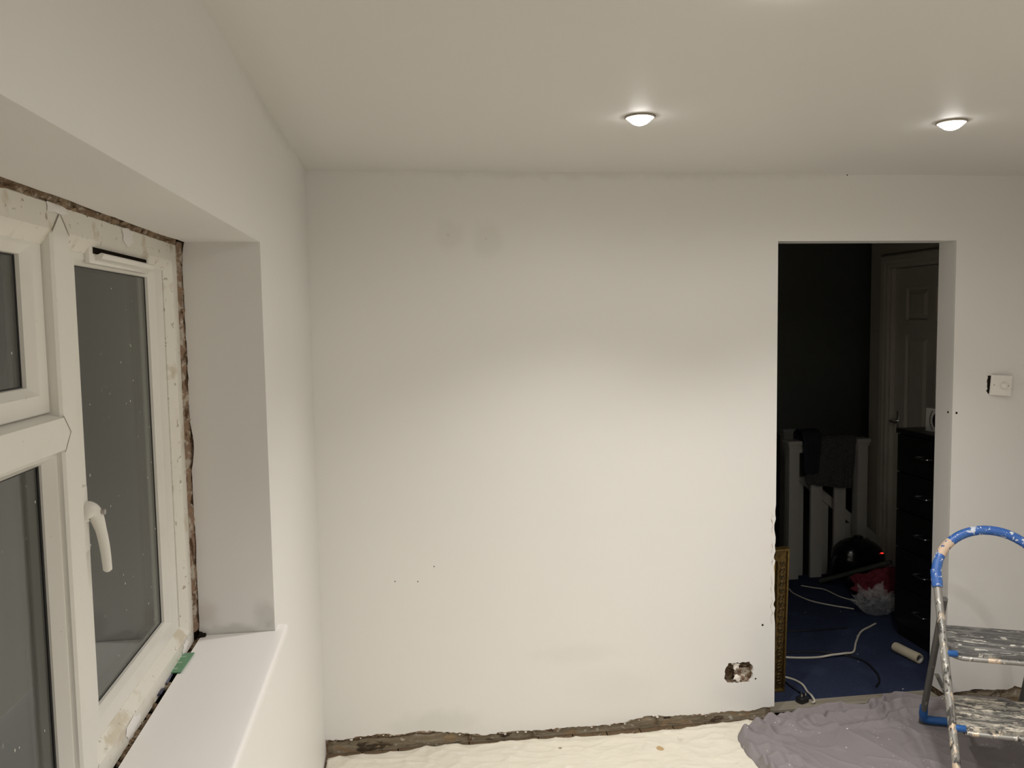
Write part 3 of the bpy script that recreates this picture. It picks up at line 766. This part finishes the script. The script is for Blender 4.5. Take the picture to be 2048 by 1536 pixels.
for i, o_ in enumerate(OUTC):
    s = arc[i]
    for j in range(nR+1):
        r = (j/nR)**.78                                 # finer towards the rim
        px, py = CEN[0]+(o_.x-CEN[0])*r, CEN[1]+(o_.y-CEN[1])*r
        dist = (1-r)*math.hypot(o_.x-CEN[0], o_.y-CEN[1])     # metres in from the rim
        # gathers follow the elastic hem; the left and rear hems are bunched highest
        left = max(0, min(1, (1.95-o_.x)/.35)); rear = max(0, min(1, (o_.y-3.1)/.2)); bunch = max(left*.9, rear)
        ww = 2.2*mnoise.noise(Vector((px*5, py*5, 2))); g1 = mnoise.noise(Vector((s*7+ww, dist*5, 1))); g2 = mnoise.noise(Vector((s*22+ww, dist*8, 5))); g3 = mnoise.noise(Vector((s*6-dist*7+ww, dist*15, 9)))
        g1 = max(-.8, min(.8, g1)); zone = max(0, min(1, (.24-dist)/.13)); zone = zone*zone*(3-2*zone)
        rise = min(1, dist/.025); rise = math.sin(rise*math.pi/2)
        perp = .5+.5*math.sin(s*2*math.pi/.105 + 5*mnoise.noise(Vector((s*4, dist*7, 3))) + 14*dist)        # gathers across the hem
        para = .5+.5*math.sin(dist*2*math.pi/.075 + 5*mnoise.noise(Vector((s*3.5, dist*3, 8))) - 1.2)      # long rolls along it
        wl_ = max(0, min(1, (1.72-o_.x)/.16))                                                              # the left corner is gathered, the rear rolled
        fold = (wl_*(.030*perp**1.1 + .018*para**1.5) + (1-wl_)*(.034*para**1.6 + .003*perp**2))
        z = .008 + bunch*zone*rise*(.010 + fold*(.75+.6*g1) + .006*g2)
        z += .006*max(0, mnoise.fractal(Vector((px*4, py*4, 3)), .9, 2, 3)) + .004*(1-abs(mnoise.noise(Vector((px*7+py*5, py*4-px*6, 4)))))**8
        for a, b, w_, h in SE:
            d, sg, t = segd(px, py, a, b)
            z += h*(math.exp(-d/.05) if sg < 0 else math.exp(-(d/.004)**2))*math.sin(math.pi*min(.97,max(.03,t)))**.4
        for a, b in (((2.2163,3.2479),(2.557,3.1005)), ((1.9336,2.5947),(1.934,2.595)), ((2.2743,2.4473),(2.2745,2.4475))):   # pressed flat under the ladder's feet
            d, sg, t = segd(px, py, a, b); f_ = max(0, min(1, (d-.022)/.035)); z = .004+(z-.004)*f_ if d < .057 else z
        if j == nR: z = .006
        wig = .016*bunch*zone*rise
        V.append((px+wig*g3, py+wig*g2, max(.0085 if j < nR else .006, z+.004)))
for i in range(nA):
    i2 = (i+1) % nA
    for j in range(nR): a = i*(nR+1)+j; b = i2*(nR+1)+j; F.append((a, b, b+1, a+1))
gs = mesh_obj('dust_sheet', V, F, M['grey'], None, True)
bm = bmesh.new(); bm.from_mesh(gs.data); bmesh.ops.remove_doubles(bm, verts=bm.verts, dist=1e-5); bmesh.ops.recalc_face_normals(bm, faces=bm.faces); bm.to_mesh(gs.data); bm.free()
tag(gs, 'paint-flecked grey jersey sheet with gathered hem, bunched in front of the doorway', 'dust sheet')

# ------------------------------------------------------------------ step ladder
LZ = dict(lean=.5646, w=.3712, zt=.7415, z2=.4965, z1=.265, d2=.30, d1=.28, vr=.7118)
lad = empty('step_ladder', (1.9336, 2.5947, .014), -.4085, 'paint-splashed two-step steel ladder with blue arched grip', 'step ladder')
ln, W_, zt = LZ['lean'], LZ['w'], LZ['zt']; kk = math.sqrt(1+ln*ln); ins = -.0145; R_ = W_/2-ins
def legp(z, side_=0): u = ins*z/zt; return (u if side_ == 0 else W_-u, ln*z, z)
arc_ = [(W_/2 - R_*math.cos(a), ln*(zt+R_*math.sin(a)/kk), zt+R_*math.sin(a)/kk) for a in np.linspace(0, math.pi, 28)]
path = [legp(z) for z in np.linspace(.012, zt, 14)][:-1] + arc_ + [legp(z, 1) for z in np.linspace(zt, .012, 14)][1:]
tube('front_frame', path, .0150, M['steel'], lad, 16)
tube('hand_grip', arc_, .0185, M['blue'], lad, 18)
for s in (0, 1):
    tube('grip_collar', [legp(z, s) for z in (zt-.035, zt-.02, zt, zt+.025)] if s == 0 else [legp(z, s) for z in (zt-.035, zt-.02, zt, zt+.025)], [.0195,.0205,.0205,.0195], M['blue'], lad, 18)
    tube('front_foot', [legp(z, s) for z in (.0, .012, .05)], [.018,.020,.019], M['blue_clean'], lad, 16)
b_ = [arc_[i] for i in (4, 5, 6, 7)]
tube('paint_band', b_, .0189, M['beige'], lad, 18)
# rear frame: a U of tube standing on its cross bar
zr = .66; vt = ln*zr+.03; vr = LZ['vr']
RL = [(.012, vt, zr), (.004, vr-.01, .05), (.010, vr, .024), (.03, vr+.002, .016)]
rear = smooth_path(RL, 6) + [(W_-.03, vr+.002, .016)] + [Vector((W_-p.x, p.y, p.z)) for p in reversed(smooth_path(RL, 6)[:-1])]
tube('rear_frame', rear, .0135, M['dsteel'], lad, 14)
for s in (0, 1):
    f = (lambda u: u) if s == 0 else (lambda u: W_-u)
    bm = bmesh.new()
    add_tube(bm, [(f(.0045), vr-.020, .085), (f(.004), vr-.010, .05), (f(.008), vr, .022), (f(.03), vr+.002, .0165), (f(.15), vr+.002, .0165)], [.017,.018,.0185,.018,.017], 14)
    bm_obj('rear_foot', bm, M['blue_clean'], lad, True)
    # folding link between front and rear legs
    a = Vector(legp(.30, s)) + Vector((.018 if s == 0 else -.018, .02, 0)); b = Vector((f(.022), vr-.16, .29))
    bm = bmesh.new(); add_tube(bm, [a, b], .009, 8, True, .35); bm_obj('folding_link', bm, M['dsteel'], lad, True)
    for zz in (LZ['z2'], LZ['z1']):
        c = legp(zz-.008, s); u0_ = c[0]
        lathe('pivot_cap', [(.0125,-.006),(.0125,.030),(.010,.033),(0,.033)] if s == 0 else [(.0125,.006),(.0125,-.030),(.010,-.033),(0,-.033)], (u0_+(.012 if s == 0 else -.012), c[1], c[2]), 'x', M['blue_clean'], lad, 18)
def tread(name, z, d, mat, in0):
    v0 = ln*z - .004; u0_, u1_ = in0, W_-in0; rc = .045; th = .026
    lp = []
    for cx, cy, a0 in ((u0_+rc, v0+rc, 180), (u1_-rc, v0+rc, 270)):
        for a in np.linspace(a0, a0+90, 7): lp.append((cx+rc*math.cos(math.radians(a)), cy+rc*math.sin(math.radians(a))))
    rc2 = .012
    for cx, cy, a0 in ((u1_-rc2, v0+d-rc2, 0), (u0_+rc2, v0+d-rc2, 90)):
        for a in np.linspace(a0, a0+90, 4): lp.append((cx+rc2*math.cos(math.radians(a)), cy+rc2*math.sin(math.radians(a))))
    bm = bmesh.new(); n = len(lp)
    top = [bm.verts.new((a, b, z)) for a, b in lp]; bot = [bm.verts.new((a, b, z-th)) for a, b in lp]
    bm.faces.new(top); bm.faces.new(bot[::-1])
    for i in range(n): bm.faces.new((top[i], bot[i], bot[(i+1)%n], top[(i+1)%n]))
    te = [e for e in bm.edges if abs(e.verts[0].co.z-e.verts[1].co.z) < 1e-6]
    bmesh.ops.bevel(bm, geom=te, offset=.008, segments=3, profile=.5, affect='EDGES')
    o = bm_obj(name, bm, mat, lad, True)
    # tube rim that carries the tread at its front and sides
    rim = [(u0_+.004, v0+d*.5, z-.022), (u0_+.004, v0+rc, z-.022)] + [(u0_+.004+rc-rc*math.cos(a), v0-.004+rc-rc*math.sin(a), z-.022) for a in np.linspace(.2, math.pi/2, 6)]
    rim = rim + [(W_-p[0], p[1], p[2]) for p in reversed(rim)]
    tube('tread_rim', rim, .010, M['steel'], o, 10)
    for i in range(7):
        vv = v0+.045+i*(d-.08)/6
        bm = bmesh.new(); add_box(bm, u0_+.05, u1_-.05, vv-.003, vv+.003, z-.001, z+.0018, .001, 1); bm_obj('tread_rib', bm, mat, o)
    return o
tread('upper_step', LZ['z2'], LZ['d2'], M['tread'], .018)
tread('lower_step', LZ['z1'], LZ['d1'], M['tread2'], .018)

# ------------------------------------------------------------------ landing beyond the doorway
HY = YB+T; HX = 3.30; HYE = 5.51
S(box('floor_landing', .3, 3.32, HY+.001, 5.33, -.06, .004, M['carpet']))
S(box('trim_2', DX0, DX1, YB+.045, HY, 0, .016, M['threshold'], None, .002, 1))
S(box('ceiling_landing', .3, 6.0, HY+.001, 6.5, ZC, ZC+.1, M['charcoal']))
S(box('wall_landing_left', .2, .3, HY, 6.5, -1.4, ZC, M['charcoal']))
S(box('wall_landing_far', .2, 6.0, 6.35, 6.45, -1.4, ZC, M['charcoal']))
S(box('wall_stair_right', 5.9, 6.0, 5.45, 6.35, -1.4, ZC, M['charcoal']))
S(box('floor_stair', .2, 6.0, 5.34, 6.35, -1.45, -1.4, M['carpet']))
LD0, LD1, LDZ = 4.49, 5.256, 2.098
LZ1 = LDZ+.012
M['cream_wall'] = paint('landing_paint', (.50, .46, .38))
wr = S(slab('wall_landing_right', [[(HY, 0), (LD0-.03, 0), (LD0-.03, LZ1+.02), (LD1+.03, LZ1+.02), (LD1+.03, 0), (HYE, 0), (HYE, ZC), (HY, ZC)]], lambda a, b: (HX, a, b), (.12, 0, 0), M['cream_wall']))
S(box('wall_stair_near', HX+.001, 6.0, HYE-.1, HYE, -1.4, ZC, M['charcoal']))
# architrave and lining
tr = S(empty('trim_3'))
def arch_bar(name, pts, prof):
    V = []; n = len(prof)
    for (py, pz, ny, nz) in pts:
        for off, xx in prof: V.append((HX-xx, py+ny*off, pz+nz*off))
    F = []
    for c in range(len(pts)-1):
        for i in range(n): j = (i+1) % n; F.append((c*n+i, c*n+j, (c+1)*n+j, (c+1)*n+i))
    o = mesh_obj(name, V, F, M['gloss'], tr)
    bm = bmesh.new(); bm.from_mesh(o.data); bmesh.ops.recalc_face_normals(bm, faces=bm.faces); bm.to_mesh(o.data); bm.free(); return o
a0, a1 = LD0-.012, LD1+.022
arch_bar('architrave', [(a0, 0, -1, 0), (a0, LZ1, -1, 1), (a1, LZ1, 1, 1), (a1, 0, 1, 0)], [(0, .0005), (0, .012), (.008, .016), (.03, .018), (.04, .022), (.075, .024), (.085, .014), (.085, .0005)])
for (y_, y2_) in ((LD1+.003, LD1+.0295), (LD0-.0295, LD0-.003)): box('door_lining', HX+.001, HX+.119, y_, y2_, 0, LZ1+.005, M['gloss'], tr)
box('door_lining', HX+.001, HX+.119, LD0-.0295, LD1+.0295, LZ1-.008, LZ1+.0195, M['gloss'], tr)
# six-panel door
dr = S(empty('door_1'))
dx0, dx1 = HX+.030, HX+.068
rows_ = [(.20, .78), (.98, 1.656), (1.755, 1.965)]
cols_ = [(LD0+.105, LD0+.345), (LD1-.345, LD1-.115)]
lf = slab('door_leaf', [[(LD0, .008), (LD1, .008), (LD1, LDZ), (LD0, LDZ)]] + [[(a, c), (b, c), (b, d), (a, d)] for a, b in cols_ for c, d in rows_], lambda a, b: (dx0, a, b), (dx1-dx0, 0, 0), M['gloss'], dr)
for a, b in cols_:
    for c, d in rows_:
        bm = bmesh.new(); V = []
        for inset, xx in ((0, dx0+.014), (.012, dx0+.016), (.018, dx0+.014), (.045, dx0+.004)):
            V.append([bm.verts.new((xx, yy, zz)) for yy, zz in ((a+inset, c+inset), (b-inset, c+inset), (b-inset, d-inset), (a+inset, d-inset))])
        for i in range(3):
            for k2 in range(4): bm.faces.new((V[i][k2], V[i][(k2+1)%4], V[i+1][(k2+1)%4], V[i+1][k2]))
        bm.faces.new(V[3]); bm_obj('door_panel', bm, M['gloss'], dr)
box('handle_plate', dx0-.004, dx0, 5.195, 5.235, .99, 1.14, M['chrome'], dr, .0015, 1)
tube('door_handle', smooth_path([(dx0-.004, 5.215, 1.075), (dx0-.045, 5.215, 1.075), (dx0-.055, 5.20, 1.075), (dx0-.055, 5.11, 1.072)], 6), .009, M['chrome'], dr, 12)

# balustrade at the head of the stairs
def post_cap(bm, x0, x1, y0, y1, z, o=.014):
    add_box(bm, x0-o, x1+o, y0-o, y1+o, z-.028, z, .005); add_box(bm, x0-o*.5, x1+o*.5, y0-o*.5, y1+o*.5, z-.048, z-.028, .003)
bal = empty('balustrade', (2.6, 5.25, 0), 0, 'white painted landing balustrade with square newels at the stairhead', 'balustrade')
O = Vector((2.6, 5.25, 0))
def lb(name, x0, x1, y0, y1, z0, z1, mat, bev=.003): return box(name, x0-O.x, x1-O.x, y0-O.y, y1-O.y, z0, z1, mat, bal, bev)
for (x0, x1, z1) in ((2.578, 2.650, .955), (3.072, 3.144, .955)):
    p_ = lb('newel_post', x0, x1, 5.25, 5.322, .004, z1-.04, M['newel'])
    bm = bmesh.new(); post_cap(bm, x0-O.x, x1-O.x, 0, .072, z1); bm_obj('newel_cap', bm, M['newel'], bal, True)
lb('handrail', 2.651, 3.071, 5.262, 5.310, .868, .930, M['newel'], .01)
for x0 in (2.745, 2.915): lb('baluster', x0, x0+.082, 5.268, 5.292, .004, .868, M['newel'])
# raked balustrade going down the flight
rk = empty('stair_balustrade', (2.66, 5.37, 0), 0, 'white sloping stair handrail with flat balusters behind the landing rail', 'balustrade')
bm = bmesh.new()
A = [(0.0, .745), (.66, .195)]
V = []
for (dx, zz) in A:
    for dy, dz in ((0,-.045), (.055,-.045), (.055,.03), (.0,.03)): V.append(bm.verts.new((dx, dy, zz+dz)))
for i in range(4): bm.faces.new((V[i], V[(i+1)%4], V[4+(i+1)%4], V[4+i]))
bm.faces.new(V[:4][::-1]); bm.faces.new(V[4:]); bm_obj('raked_handrail', bm, M['newel'], rk)
for dx in (.015, .20, .40): box('baluster', dx, dx+.075, .016, .040, -.5, .745-.833*dx-.075, M['newel'], rk, .002)
bm = bmesh.new(); add_box(bm, .66, .73, -.01, .062, -1.2, .30, .003); post_cap(bm, .66, .73, -.01, .062, .33); bm_obj('newel_post', bm, M['newel'], rk, True)
nb = empty('stair_newel', (2.915, 5.95, 0), 0, 'white square newel post standing behind the landing balustrade', 'newel post')
box('post', -.036, .036, 0, .072, -1.3, .890, M['newel'], nb, .003)
bm = bmesh.new(); post_cap(bm, -.036, .036, 0, .072, .936); bm_obj('cap', bm, M['newel'], nb, True)

# clothes over the rail
def drape(name, x0, x1, zlo, mat, label, cat, seed, back=.25, y0=5.286, ztop=.945, hemslope=0, thick=.006, off=.036):
    """cloth hung over the rail: down the landing side to zlo, a short way down the other"""
    nu, nv = 60, 70; V = []; F = []
    for i in range(nu+1):
        u = i/nu; px = x0+(x1-x0)*u
        front = ztop-(zlo+hemslope*u); tot = front+back+math.pi*off*.8
        for j in range(nv+1):
            s = j/nv*tot
            if s < back: yy, zz, fl_ = y0+off, ztop-back+s, (back-s)/back
            elif s < back+math.pi*off*.8:
                a = (s-back)/(off*.8); yy, zz, fl_ = y0+off*math.cos(a), ztop+off*.8*math.sin(a), 0
            else: d = s-back-math.pi*off*.8; yy, zz, fl_ = y0-off, ztop-d, d/front
            fo = mnoise.noise(Vector((u*5+seed, zz*1.2, seed)))*.7 + mnoise.noise(Vector((u*11+seed, zz*3, 1)))*.3
            amp = .006+.030*fl_
            sgn = -1 if yy < y0 else 1
            V.append((px + .012*fl_*mnoise.noise(Vector((u*4, zz*8, seed+3))) - (.02*fl_ if u > .5 else -.015*fl_), yy + sgn*(abs(fo)*amp+.004), zz + .006*mnoise.noise(Vector((u*9, j*.2, seed)))))
    for i in range(nu):
        for j in range(nv): a = i*(nv+1)+j; F.append((a, a+1, a+nv+2, a+nv+1))
    o = mesh_obj(name, V, F, mat, None, True)
    md = o.modifiers.new('thickness', 'SOLIDIFY'); md.thickness = thick; md.offset = 1
    return tag(o, label, cat)
drape('knitted_jumper', 2.67, 3.045, .66, M['wool'], 'dark grey woollen garment hung over the landing rail', 'jumper', 4, hemslope=-.04, off=.044)
drape('dark_top', 2.655, 2.79, .735, M['navy'], 'navy black garment hanging beside the newel, under the grey one', 'garment', 12, back=.2, ztop=.975, off=.060)

# chest of drawers
CX0, CX1, CY0, CY1, CZ = 2.713, 3.21, 3.565, 4.245, 1.17
ch = empty('chest_of_drawers', (CX0, (CY0+CY1)/2, .004), 0, 'black chest of five drawers with chrome bar handles on the landing', 'chest of drawers')
cy = (CY0+CY1)/2; hy = (CY1-CY0)/2
bm = bmesh.new()
add_box(bm, .020, CX1-CX0, -hy, hy, 0, CZ-.030, .002); bm_obj('carcass', bm, M['black'], ch)
box('top', -.006, CX1-CX0, -hy-.004, hy+.004, CZ-.030, CZ-.004, M['black'], ch, .003)
for i in range(5):
    z0 = .085+i*.211
    d_ = box('drawer', 0, .019, -hy+.004, hy-.004, z0, z0+.205, M['black'], ch, .003)
    for yc in (4.0-cy, 3.78-cy):
        bm = bmesh.new(); add_tube(bm, smooth_path([(0, yc-.048, z0+.105), (-.020, yc-.046, z0+.105), (-.024, yc, z0+.105), (-.020, yc+.046, z0+.105), (0, yc+.048, z0+.105)], 4), .0045, 8)
        bm_obj('bar_handle', bm, M['dull_chrome'], d_, True)
# small white carton on the chest
bx = empty('carton', (2.835, 4.06, CZ), .1, 'small white card box with black lettering on the chest top', 'box')
box('box_body', -.045, .045, -.05, .05, 0, .125, M['card'], bx, .0015, 1)
for i in range(10):
    t = -1+2*i/9; zz = .062+t*.046; yo = .018-.016*t*t
    box('lettering', -.0459, -.0455, yo-.0050, yo+.0045, zz-.0036, zz+.0028, M['ink'], bx)
bm = bmesh.new()
vs = [bm.verts.new((-.0457, -.044+.043*math.cos(a), .062+.046*math.sin(a))) for a in np.linspace(math.pi/2, -math.pi/2, 15)]
bm.faces.new(vs); bm_obj('printed_disc', bm, M['ink'], bx)

# vacuum cleaner, wand, red cloth, plastic bag
vc = empty('vacuum_cleaner', (2.99, 5.095, .004), 0, 'black rounded vacuum cleaner with a red indicator light, beside the balusters', 'vacuum cleaner')
bm = bmesh.new(); bmesh.ops.create_uvsphere(bm, u_segments=40, v_segments=24, radius=1)
for v in bm.verts:
    x_, y_, z_ = v.co; z_ = z_ if z_ > 0 else z_*.75
    px = (abs(x_)**.85)*math.copysign(1, x_)
    v.co = (px*.175*(1+.06*z_), (abs(y_)**.9)*math.copysign(.125, y_), .170+z_*.145 - .03*max(0, x_)*max(0,z_))
bm_obj('body', bm, M['black_plastic'], vc, True)
lathe('power_knob', [(.03,.0),(.03,.012),(.022,.016),(0,.016)], (0, 0, .312), 'z', M['black_plastic'], vc, 24)
bm = bmesh.new(); bmesh.ops.create_uvsphere(bm, u_segments=12, v_segments=8, radius=.008)
for v in bm.verts: v.co = Vector((v.co.x*1.4, v.co.y, v.co.z*.5)) + Vector((.112, -.098, .228))
bm_obj('indicator_light', bm, M['led'], vc, True)
for s in (-1, 1): lathe('wheel', [(0,-.02),(.05,-.02),(.058,-.012),(.058,.012),(.05,.02),(0,.02)], (-.08, s*.105, .060), 'y', M['rubber'], vc, 24)
tube('hose_port', smooth_path([(-.15, -.02, .20), (-.185, -.03, .19), (-.20, -.02, .12), (-.19, .01, .03)], 6), .018, M['rubber'], vc, 12)
tag(tube('vacuum_wand', [(2.735, 5.12, .026), (2.80, 5.04, .075), (3.02, 4.765, .245)], .015, M['rubber'], None, 14), 'thin dark tube lying slanted across the red cloth', 'tube')
M['wandgrey'] = NT('dull_metal', (.12, .13, .11), .4, .5).m
bpy.data.objects['vacuum_wand'].data.materials[0] = M['wandgrey']
def lump(name, c, rx, ry, h, seed, mat, label, cat, amp=.35, fr=2.2, sub=4, crease=0):
    bm = bmesh.new(); bmesh.ops.create_icosphere(bm, subdivisions=sub, radius=1)
    for v in bm.verts:
        d = v.co.copy(); f = 1+amp*mnoise.fractal(d*fr+Vector((seed, 0, 0)), .8, 2, 4)
        if crease: f += crease*(1-abs(mnoise.noise(d*4+Vector((0, seed, 0)))))**4
        v.co = Vector((d.x*rx*f, d.y*ry*f, max(.0, (d.z*.5+.5)*h*f)))
    o = bm_obj(name, bm, mat, None, True); o.location = (c[0], c[1], .005)
    return tag(o, label, cat)
lump('red_cloth', (2.985, 4.80), .20, .080, .165, 3, M['red'], 'crumpled dark red cloth heaped under the slanting tube', 'cloth', .25, 1.8, 4, .1)
pb = lump('plastic_bag', (2.785, 4.53), .105, .08, .135, 8, M['film'], 'crumpled clear plastic bag on the blue carpet by the chest', 'plastic bag', .45, 2.4, 5, .16)
autosmooth(pb, 25)
# paint roller sleeve
rs_ = empty('roller_sleeve', (2.588, 3.925, .030), math.radians(-80), 'cream paint roller sleeve lying on blue carpet by the chest', 'roller sleeve')
bm = bmesh.new(); add_lathe(bm, [(.018,-.085),(.0245,-.085),(.0265,-.075),(.0255,.0),(.0265,.075),(.0245,.085),(.018,.085)], (0,0,0), 'x', 28)
for f in [f for f in bm.faces if len(f.verts) > 5]: bm.faces.remove(f)
bm_obj('pile', bm, M['pile'], rs_, True)
bm = bmesh.new(); add_lathe(bm, [(.0185,-.084),(.0185,.084)], (0,0,0), 'x', 24)
for f in [f for f in bm.faces if len(f.verts) > 5]: bm.faces.remove(f)
bm_obj('core', bm, M['card'], rs_, True)

# cables on the carpet
def cable(name, pts, r, mat, label, z=None):
    zz = .0045+r
    o = tube(name, smooth_path([(p[0], p[1], zz if len(p) < 3 else p[2]) for p in pts], 8), r, mat, None, 8)
    return tag(o, label, 'cable')
cable('white_cable', [(2.49,5.06),(2.478,4.966),(2.514,4.824),(2.594,4.725),(2.70,4.635)], .0045, M['white_cable'], 'white cable running past the balusters into the plastic bag')
cable('white_cable', [(2.60,5.11),(2.658,5.055),(2.711,5.004),(2.735,4.86),(2.79,4.764)], .0040, M['white_cable'], 'thin white cable running from the balusters to the red cloth')
cable('white_cable', [(1.80,4.045),(1.936,4.028),(2.035,4.004),(2.13,3.990,.012),(2.20,3.986,.0205),(2.28,3.994,.0205),(2.345,4.023,.013),(2.435,4.153),(2.54,4.283),(2.64,4.352),(2.69,4.385)], .0055, M['white_cable'], 'white cable with an S bend across the blue carpet to the chest')
w4 = cable('white_cable', [(1.83,3.81),(1.855,3.795),(1.885,3.755),(1.896,3.70),(1.882,3.625),(1.862,3.55,.028),(1.852,3.50,.026),(1.835,3.485,.026)], .0050, M['white_cable'], 'white cable curving from the gilt frame to the threshold')
cable('black_cable', [(1.95,4.39),(2.102,4.376),(2.271,4.354),(2.50,4.357)], .0040, M['rubber'], 'straight black cable across the blue carpet')
cable('black_cable', [(1.80,4.09),(1.956,4.085),(2.162,4.060),(2.26,4.015),(2.335,3.919),(2.324,3.778),(2.286,3.684),(2.23,3.62)], .0045, M['rubber'], 'black cable looping over the blue carpet towards the grey sheet')
cable('black_cable', [(1.83,3.76),(1.833,3.70),(1.842,3.64),(1.845,3.585,.018),(1.832,3.545,.026)], .0040, M['rubber'], 'short black cable leading to the plug on the threshold')
pg = empty('plug', (1.800, 3.515, .017), .4, 'black mains plug lying on the doorway threshold', 'plug')
bm = bmesh.new(); add_box(bm, -.026, .026, -.020, .020, 0, .028, .009, 3); bm_obj('plug_body', bm, M['rubber'], pg, True)
for (a, b) in ((-.012, -.007), (.012, -.007), (0, .008)): box('pin', a-.003, a+.003, b-.0015, b+.0015, .028, .044, M['chrome'], pg)

# gilt picture frame leaning against the landing side of the wall
FWd, FH = .60, .732
gf = empty('picture_frame', (1.785, 3.672, .006), 0, 'ornate gilt picture frame leaning behind the doorway edge', 'picture frame')
gf.rotation_euler = (math.radians(7.8), math.radians(-2.4), 0)
def gframe(name, prof, mat):
    V = []; n = len(prof)
    for cx, cz, sx_, sz_ in ((-FWd, 0, 1, 1), (0, 0, -1, 1), (0, FH, -1, -1), (-FWd, FH, 1, -1)):
        for ins_, yy in prof: V.append((cx+sx_*ins_, yy, cz+sz_*ins_))
    F = []
    for c in range(4):
        for i in range(n): j = (i+1) % n; F.append((c*n+i, c*n+j, ((c+1)%4)*n+j, ((c+1)%4)*n+i))
    o = mesh_obj(name, V, F, mat, gf)
    bm = bmesh.new(); bm.from_mesh(o.data); bmesh.ops.recalc_face_normals(bm, faces=bm.faces); bm.to_mesh(o.data); bm.free(); return o
gframe('moulding', [(0, .02), (0, -.012), (.004, -.018), (.010, -.016), (.014, -.006), (.046, -.004), (.050, -.012), (.056, -.012), (.062, .004), (.062, .02)], M['gold'])
gframe('inner_slip', [(.062, .018), (.062, .003), (.074, .006), (.074, .018)], M['bright_gold'])
box('backing_board', -FWd+.06, -.06, .008, .018, .06, FH-.06, M['canvas'], gf)
# carved scrolls running along the sides
def scroll(mat):
    bm = bmesh.new()
    pts = [(.011*math.cos(a)*(1-a/9), -.006, .011*math.sin(a)*(1-a/9)) for a in np.linspace(-1.2, 5.2, 18)]
    add_tube(bm, pts, [.0022+.0025*(i/17) for i in range(18)], 6)
    pts = [(-.012+.024*t, -.006-.003*math.sin(math.pi*t), -.019+.012*math.sin(3*t)) for t in np.linspace(0, 1, 8)]
    add_tube(bm, pts, [.0015,.003,.004,.0045,.004,.003,.002,.001], 6)
    me = bpy.data.meshes.new('carved_scroll'); bmesh.ops.recalc_face_normals(bm, faces=bm.faces); bm.to_mesh(me); bm.free(); me.materials.append(mat)
    me.polygons.foreach_set('use_smooth', [True]*len(me.polygons)); return me
sm = scroll(M['carved'])
def place(x_, z_, rot, fl_):
    o = bpy.data.objects.new('carved_scroll', sm); COL.objects.link(o); o.parent = gf; o.location = (x_, 0, z_); o.rotation_euler = (0, rot, 0); o.scale = (fl_, 1, 1)
i = 0; z_ = .05
while z_ < FH-.04:
    for x_ in (-.030, -FWd+.030): place(x_, z_, .3 if i % 2 else -.3, 1 if i % 2 else -1)
    z_ += .034; i += 1
x_ = -.075; i = 0
while x_ > -FWd+.07:
    for z_ in (.030, FH-.030): place(x_, z_, math.pi/2, 1 if i % 2 else -1)
    x_ -= .034; i += 1
